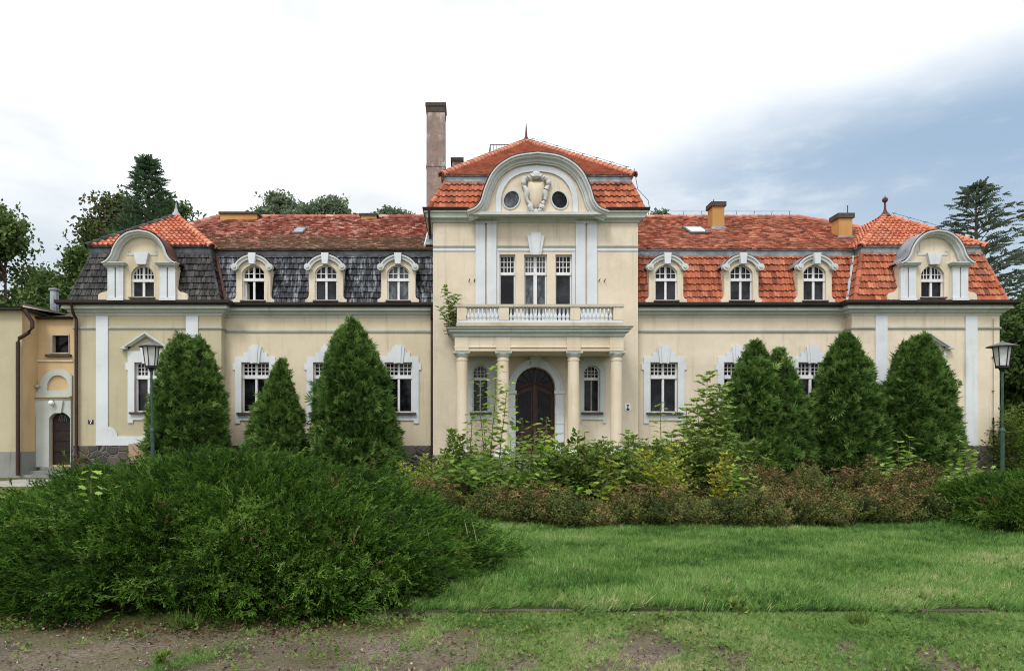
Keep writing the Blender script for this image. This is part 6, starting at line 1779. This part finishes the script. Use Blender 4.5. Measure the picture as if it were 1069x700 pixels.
weed(147, 667, .08, 'leaf', 'flat weed patch on the path below the juniper', 30, 6)
weed(330, 655, .11, 'leaf', 'small leafy weed at the front foot of the juniper', 24, 7)
weed(52, 650, .09, 'leaf', 'small weed on the path near the left picture edge', 26, 8)
weed(560, 660, .09, 'blade', 'grassy weed tuft before the kerb', 30, 9)
weed(895, 652, .12, 'blade', 'grassy weed tuft in front of the kerb toward the right', 36, 10)

# ================================================================== GRASS (nobody could count it)
def in_jun(x, y, k=1.0):
    o = np.zeros(np.shape(x), bool)
    for cx, cy, ja, jb, rot in JUN:
        dx, dy = x - cx, y - cy; cs, sn = math.cos(rot), math.sin(rot)
        lx, ly = dx * cs + dy * sn, -dx * sn + dy * cs
        o |= np.abs(lx / (ja * k)) ** (2 / JE) + np.abs(ly / (jb * k)) ** (2 / JE) < 1
    return o
def grass(name, label, n, xr, yr, hr, mask=None, z0=0.0, tint=.45, lean=None, seed=0, dens=None, wild=.28):
    r_ = np.random.default_rng(seed + 700)
    x = r_.uniform(*xr, n); y = r_.uniform(*yr, n)
    d = y + D
    keep = r_.uniform(0, 1, n) < np.clip((9.0 / np.maximum(d, 1)) ** 1.2, .12, 1) if dens is None else np.ones(n, bool)
    keep &= np.abs((x - CX - .6)) < d * 1.02 + 1.6
    if mask is not None: keep &= mask(x, y)
    x, y = x[keep], y[keep]; n = len(x)
    P = np.stack([x, y, np.full(n, z0)], 1)
    L = lump(P, 1.3, seed + 1); L2 = lump(P, 4.0, seed + 2)
    h = r_.uniform(*hr, n) * (1 + .25 * L2)
    ld = np.stack([.35 * np.sin(L * 2.2 + .5) + .18, -.30 + .25 * np.cos(L * 2), np.ones(n)], 1) + r_.normal(0, wild, (n, 3)) * np.array([1, 1, 0])
    tn = tint + .22 * L + .17 * L2 + .10 * lump(P, 9.0, seed + 4) + r_.normal(0, .18, n)
    fm = FM(); sel = r_.integers(0, 8, n)
    for k in range(8): q = sel == k; fm.put(BLADES[k], P[q], unit(ld[q]), h[q], tn[q])
    o = fm.build(name, M['grass'])
    o['kind'] = 'stuff'; o['label'] = label; o['category'] = 'grass'
    return o
grass('lawn_grass', 'long soft lawn grass between the kerb and the hedge', 140000, (-3.3, 12.5), (KY - .09, -D + 12.2), (.06, .155), lambda x, y: ~in_jun(x, y, .97) & (y > KY - .02 + .11 * lump(np.stack([x, y * 0, x * 0], 1), 3.7, 61) + .05 * lump(np.stack([x, y * 0, x * 0], 1), 12, 62)), .03, .42, seed=1, wild=.38)
grass('bed_grass', 'grass growing inside the hedge ring and toward the house', 85000, (-5.5, 13.5), (-D + 12.2, -4.0), (.12, .30), lambda x, y: ~in_jun(x, y), .03, .42, seed=2, dens=1)
grass('left_grass', 'thin short grass left of the juniper', 26000, (-15, -5), (-D + 11.5, -6.0), (.06, .14), lambda x, y: ~in_jun(x, y), .0, .55, seed=3, dens=1)
def patchy(x, y):
    P = np.stack([x, y, np.zeros(len(x))], 1)
    v = .34 - .55 * np.clip((-1.6 - x) / 2.0, 0, 1) + .28 * np.clip((x + .8) / 1.5, 0, 1) + .7 * lump(P, 2.4, 77) + .6 * lump(P, 6.5, 78) + .35 * lump(P, 15, 79)
    edge = np.clip((y - (KY - 1.15)) / .9, 0, 1) * np.clip((x + 4.6) / 1.5, .12, 1)
    return (v > .42 - 1.25 * edge + .25 * np.random.default_rng(5).normal(0, 1, len(x))) & ~in_jun(x, y, 1.0) & (y < KY - .05)
grass('path_grass', 'patchy short grass on the bare front path', 150000, (-8.0, 6.0), (-D + 4.2, KY - .02), (.018, .062), patchy, .0, .60, seed=4, dens=1, wild=.6)
# pale dry stalks and long grass coming up through the juniper's right flank
def tall_tuft(px, py, d, hgt, n, label, seed):
    Y = -D + d; x = X(px, Y); zb = Z(py, Y); r_ = np.random.default_rng(seed + 900)
    t = thing('grass_tuft', label, 'grass tuft', (x, Y, max(0, zb - .15)), 'tall grass in the juniper')
    bl = tpl_leaf(.022, .004, .55); fm = FM()
    a = r_.uniform(0, 2 * PI, n); el = r_.uniform(.8, 1.45, n)
    fm.put(bl, np.tile([x, Y, max(0, zb - .15)], (n, 1)) + r_.normal(0, .09, (n, 3)) * np.array([1, 1, .2]), np.stack([np.cos(a) * np.cos(el), np.sin(a) * np.cos(el), np.sin(el)], 1), r_.uniform(.5, 1, n) * hgt, .72 + r_.normal(0, .1, n), np.full(n, PI))
    fm.build('blades', M['grass'], t)
tall_tuft(365, 575, 7.3, .55, 40, 'pale arching grass tuft on the right front of the huge juniper', 1)
tall_tuft(425, 580, 7.5, .60, 46, 'long grass tuft at the right flank of the huge juniper', 2)
tall_tuft(478, 590, 8.0, .65, 50, 'long grass tuft at the right foot of the huge juniper', 3)
# clover and plantain leaves among the path grass and the lawn
r_ = np.random.default_rng(66); n = 26000
x = r_.uniform(-8, 6.5, n); y = -D + r_.uniform(4.2, 8.5, n); P = np.stack([x, y, np.zeros(n)], 1)
v = lump(P, 3.1, 91) + .6 * lump(P, 9, 92) + r_.normal(0, .25, n)
k = (v > np.where(y > KY, .42, .30)) & ~in_jun(x, y, .99); x, y = x[k], y[k]; n = len(x)
cf = FM(); cf.put(LEAF, np.stack([x, y, np.where(y > KY, .09, .012) + r_.uniform(0, .03, n)], 1), unit(np.stack([r_.normal(0, 1, n), r_.normal(0, 1, n), r_.uniform(-.1, .5, n)], 1)), r_.uniform(.018, .055, n), .5 + .2 * lump(np.stack([x, y, 0 * x], 1), 5, 93) + r_.normal(0, .2, n), np.full(n, PI))
o = cf.build('clover', M['weed']); o['kind'] = 'stuff'; o['label'] = 'clover and small leaf weeds scattered over path and lawn'; o['category'] = 'weeds'
# litter: pebbles, dead leaves, needles
r_ = np.random.default_rng(55)
lit = FM(); n = 11000
x = r_.uniform(-8, 6, n); y = -D + r_.uniform(4.2, 6.9, n); k = ~in_jun(x, y, .93); x, y = x[k], y[k]; n = len(x)
tp = (np.array([(-.5, 0, -.3), (.1, .12, -.5), (.5, 0, .2), (-.1, .1, .5)]), [(0, 1, 2, 3)], np.zeros(4))
lit.put(tp, np.stack([x, y, np.full(n, .012)], 1), unit(np.stack([r_.normal(0, 1, n), r_.normal(0, 1, n), r_.normal(0, .15, n)], 1)), r_.uniform(.006, .034, n) * r_.uniform(.5, 1, n), r_.uniform(0, 1, n) ** 1.3)
n = 9000; th = r_.uniform(PI * 1.02, PI * 1.98, n); q = r_.normal(1.0, .06, n)
ja, jb, jr = JUN[0][2], JUN[0][3], JUN[0][4]; th = r_.uniform(0, 2 * PI, n); lx, ly = ja * q * np.sign(np.cos(th)) * np.abs(np.cos(th)) ** JE, jb * q * np.sign(np.sin(th)) * np.abs(np.sin(th)) ** JE
x = JUN[0][0] + lx * math.cos(jr) - ly * math.sin(jr); y = JUN[0][1] + lx * math.sin(jr) + ly * math.cos(jr)
lit.put(tp, np.stack([x, y, np.full(n, .010)], 1), unit(np.stack([r_.normal(0, 1, n), r_.normal(0, 1, n), r_.normal(0, .2, n)], 1)), r_.uniform(.010, .035, n), r_.uniform(0, .45, n))
M['litter'] = leaf_mat('leaf_litter', [(0, (.05, .03, .02)), (.5, (.15, .10, .06)), (.85, (.26, .21, .15)), (1, (.38, .34, .28))], .0, .9, .1, .1)
o = lit.build('leaf_litter', M['litter']); o['kind'] = 'stuff'; o['label'] = 'dead leaves and chips scattered on the path'; o['category'] = 'litter'

# ================================================================== BACKGROUND TREES
BG = 'trees beyond the house'
def broad_tree(px, Y, ptop, crown_px, label, mat='broad', leaf=.30, clumps=150, per=55, seed=0, base=.28, open_=0.0, name='broadleaf_tree', tint=.5):
    r_ = np.random.default_rng(seed + 1000)
    x = X(px, Y); H = Z(ptop, Y); Rw = crown_px / 2 / S(Y)
    t = thing(name, label, 'tree', (x, Y, 0), BG)
    tr = MB(); fm = FM()
    zc = H * (1 + base) / 2; Rh = H * (1 - base) / 2
    tr.tube([(x, Y, 0), (x + .1, Y, H * .30), (x - .1, Y + .1, H * .55), (x, Y, H * .78)], [.035 * H * .55, .025 * H * .55, .014 * H * .5, .03], 8)
    C = []
    tries = 0
    while len(C) < clumps and tries < clumps * 20:
        tries += 1
        v = r_.normal(0, 1, 3); v /= np.linalg.norm(v); q = r_.uniform(.35, 1) ** .5
        p = np.array([x + v[0] * Rw * q, Y + v[1] * Rw * q, zc + v[2] * Rh * q])
        lm = lump(p[None], .55, seed)[0]
        if q > .72 + .30 * lm + (.12 if not open_ else 0): continue
        if open_ and r_.uniform() < open_ * .5: continue
        C.append(p)
    C = np.array(C)
    for p in C[::3]:
        zz0 = max(H * .2, p[2] - .9 * abs(p[0] - x) - 1.0)
        zz0 = min(zz0, H * .8); m_ = np.array([x, Y, zz0])
        tr.tube([m_, m_ * .5 + p * .5 + np.array([0, 0, .25]), p], [.09, .055, .02], 5)
    n = len(C); m = per
    cr = Rw * .17 + .32
    pos = np.repeat(C, m, 0) + r_.normal(0, 1, (n * m, 3)) * np.array([cr, cr, cr * .62]) * .62
    tn = tint + np.repeat(r_.normal(0, .12, n), m) + r_.normal(0, .10, n * m)
    sel = r_.integers(0, 5, n * m)
    for k in range(5): q = sel == k; fm.put(CLUMPS[k], pos[q], r_.normal(0, 1, (q.sum(), 3)), leaf * r_.uniform(.7, 1.15, q.sum()), tn[q])
    fm.build('crown', M[mat], t)
    tr.build('trunk', M['bark'], t, normals=False)
    return t
def tpl_needle(n=12):
    V, Fc = [], []
    for i in range(n):
        t = .05 + .95 * i / (n - 1); sd = 1 if i % 2 else -1; L = .42 * (1.1 - .7 * t); b = len(V)
        d = Vector((sd * .8, -.35, .6)).normalized(); p = Vector((0, -.12 * t * t, t))
        s_ = Vector((.0, .5, .3)) * .13
        for q in (p, p + d * L * .5 + s_, p + d * L, p + d * L * .5 - s_): V.append(tuple(q))
        Fc.append((b, b + 1, b + 2, b + 3))
    return np.array(V), Fc, np.zeros(4 * n)
NEED = [tpl_needle() for _ in range(3)]
def conifer(px, Y, ptop, half_px, pbase, label, mat='spruce', whorls=26, per=7, droop=.25, rise=.15, twig=.75, seed=0, lop=0.0, dens=1.0, name='spruce_tree', conc=1.0):
    r_ = np.random.default_rng(seed + 2000)
    x = X(px, Y); H = Z(ptop, Y); Rw = half_px / S(Y); zlow = max(1.0, Z(pbase, Y))
    t = thing(name, label, 'tree', (x, Y, 0), BG)
    tr = MB().tube([(x, Y, 0), (x, Y, H * .5), (x, Y, H - .1)], [.02 * H, .012 * H, .02], 8)
    fm = FM(); P, Dd, Sx = [], [], []
    for w in range(whorls):
        f = (w + r_.uniform(0, .6)) / whorls; z = H - (H - zlow) * f ** .92
        L0 = Rw * (f ** conc) + .12
        for k in range(per):
            a = w * 1.1 + 2 * PI * k / per + r_.normal(0, .2); L = L0 * r_.uniform(.65, 1.12) * (1 + lop * math.cos(a))
            pr = None
            ns = max(2, int(L / .42 * dens))
            for j in range(ns + 1):
                q = j / ns
                p = np.array([x + math.cos(a) * L * q, Y + math.sin(a) * L * q, z + L * (rise * q * 1.4 - droop * q * q * .9)])
                if j > 0 or w < 3:
                    for sd in (-1, 0, 1):
                        if sd == 0 and j < ns: continue
                        a2 = a + sd * r_.uniform(.5, 1.0)
                        P.append(p); Dd.append((math.cos(a2), math.sin(a2), rise - droop * q + r_.normal(0, .12))); Sx.append(twig * r_.uniform(.6, 1.1) * (1.05 - .35 * q))
                pr = p
            tr.tube([(x, Y, z), (x + math.cos(a) * L * .5, Y + math.sin(a) * L * .5, z + L * (rise * .7 - droop * .22)), (x + math.cos(a) * L * .98, Y + math.sin(a) * L * .98, z + L * (rise * 1.4 - droop * .9))], [.035, .022, .008], 4)
    P = np.array(P); Dd = unit(np.array(Dd)); Sx = np.array(Sx); n = len(P); sel = r_.integers(0, 3, n)
    for k in range(3): q = sel == k; fm.put(NEED[k], P[q], Dd[q], Sx[q], .5 + r_.normal(0, .15, q.sum()), r_.normal(0, .3, q.sum()))
    fm.build('crown', M[mat], t)
    tr.build('trunk', M['bark'], t, normals=False)
    return t
conifer(155, 13.5, 168, 46, 300, 'pointed dark spruce behind the left pavilion roof', 'spruce', 30, 7, .30, .45, .78, 1, 0, 1.0, conc=.85)
broad_tree(120, 16, 197, 110, 'loose chestnut tree with brownish leaves behind the left roof', 'chestnut', .30, 85, 38, 2, .35, .5, tint=.58)
broad_tree(178, 19, 205, 66, 'small leafy tree between the spruce and the left finial', 'broad', .28, 60, 50, 3, .4)
broad_tree(6, 13, 210, 120, 'dark broad tree at the left picture edge above the ochre building', 'broad', .30, 130, 46, 4, .2, .25, tint=.60)
broad_tree(58, 22, 258, 90, 'lower green tree between the left edge tree and the chestnut', 'broad', .32, 90, 42, 5, .2, .25, tint=.58)
broad_tree(95, 12, 250, 60, 'dark understorey tree close behind the annex roof', 'broad', .28, 80, 55, 6, .2, tint=.35)
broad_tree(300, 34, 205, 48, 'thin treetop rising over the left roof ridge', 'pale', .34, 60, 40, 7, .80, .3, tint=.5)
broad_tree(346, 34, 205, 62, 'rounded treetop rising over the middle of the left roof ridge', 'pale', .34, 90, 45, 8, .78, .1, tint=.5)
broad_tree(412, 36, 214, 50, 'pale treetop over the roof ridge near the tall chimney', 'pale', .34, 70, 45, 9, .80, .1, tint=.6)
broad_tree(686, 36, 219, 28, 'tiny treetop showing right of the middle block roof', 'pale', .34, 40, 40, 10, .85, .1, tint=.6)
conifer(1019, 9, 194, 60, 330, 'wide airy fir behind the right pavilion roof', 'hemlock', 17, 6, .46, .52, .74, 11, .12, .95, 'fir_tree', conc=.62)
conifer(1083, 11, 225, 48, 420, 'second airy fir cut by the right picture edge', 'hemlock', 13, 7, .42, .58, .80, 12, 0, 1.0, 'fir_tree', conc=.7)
broad_tree(1092, 3, 300, 105, 'dark dense tree right of the house corner', 'broad', .22, 190, 60, 13, .06, tint=.40)
broad_tree(1068, 14, 312, 80, 'tall green tree standing behind the right house corner', 'broad', .25, 140, 55, 14, .06, tint=.45)
sapling(1062, -1.0, 425, 'bush', 'green shrub between the right lamp post and the dark trees', 9, 1.0, .15, 12, .03, .55, cat='bush', name='garden_shrub', seed=40, fill=420, group=None)
broad_tree(1130, 20, 330, 160, 'wide green tree beyond the right picture edge', 'broad', .3, 120, 50, 15, .05)
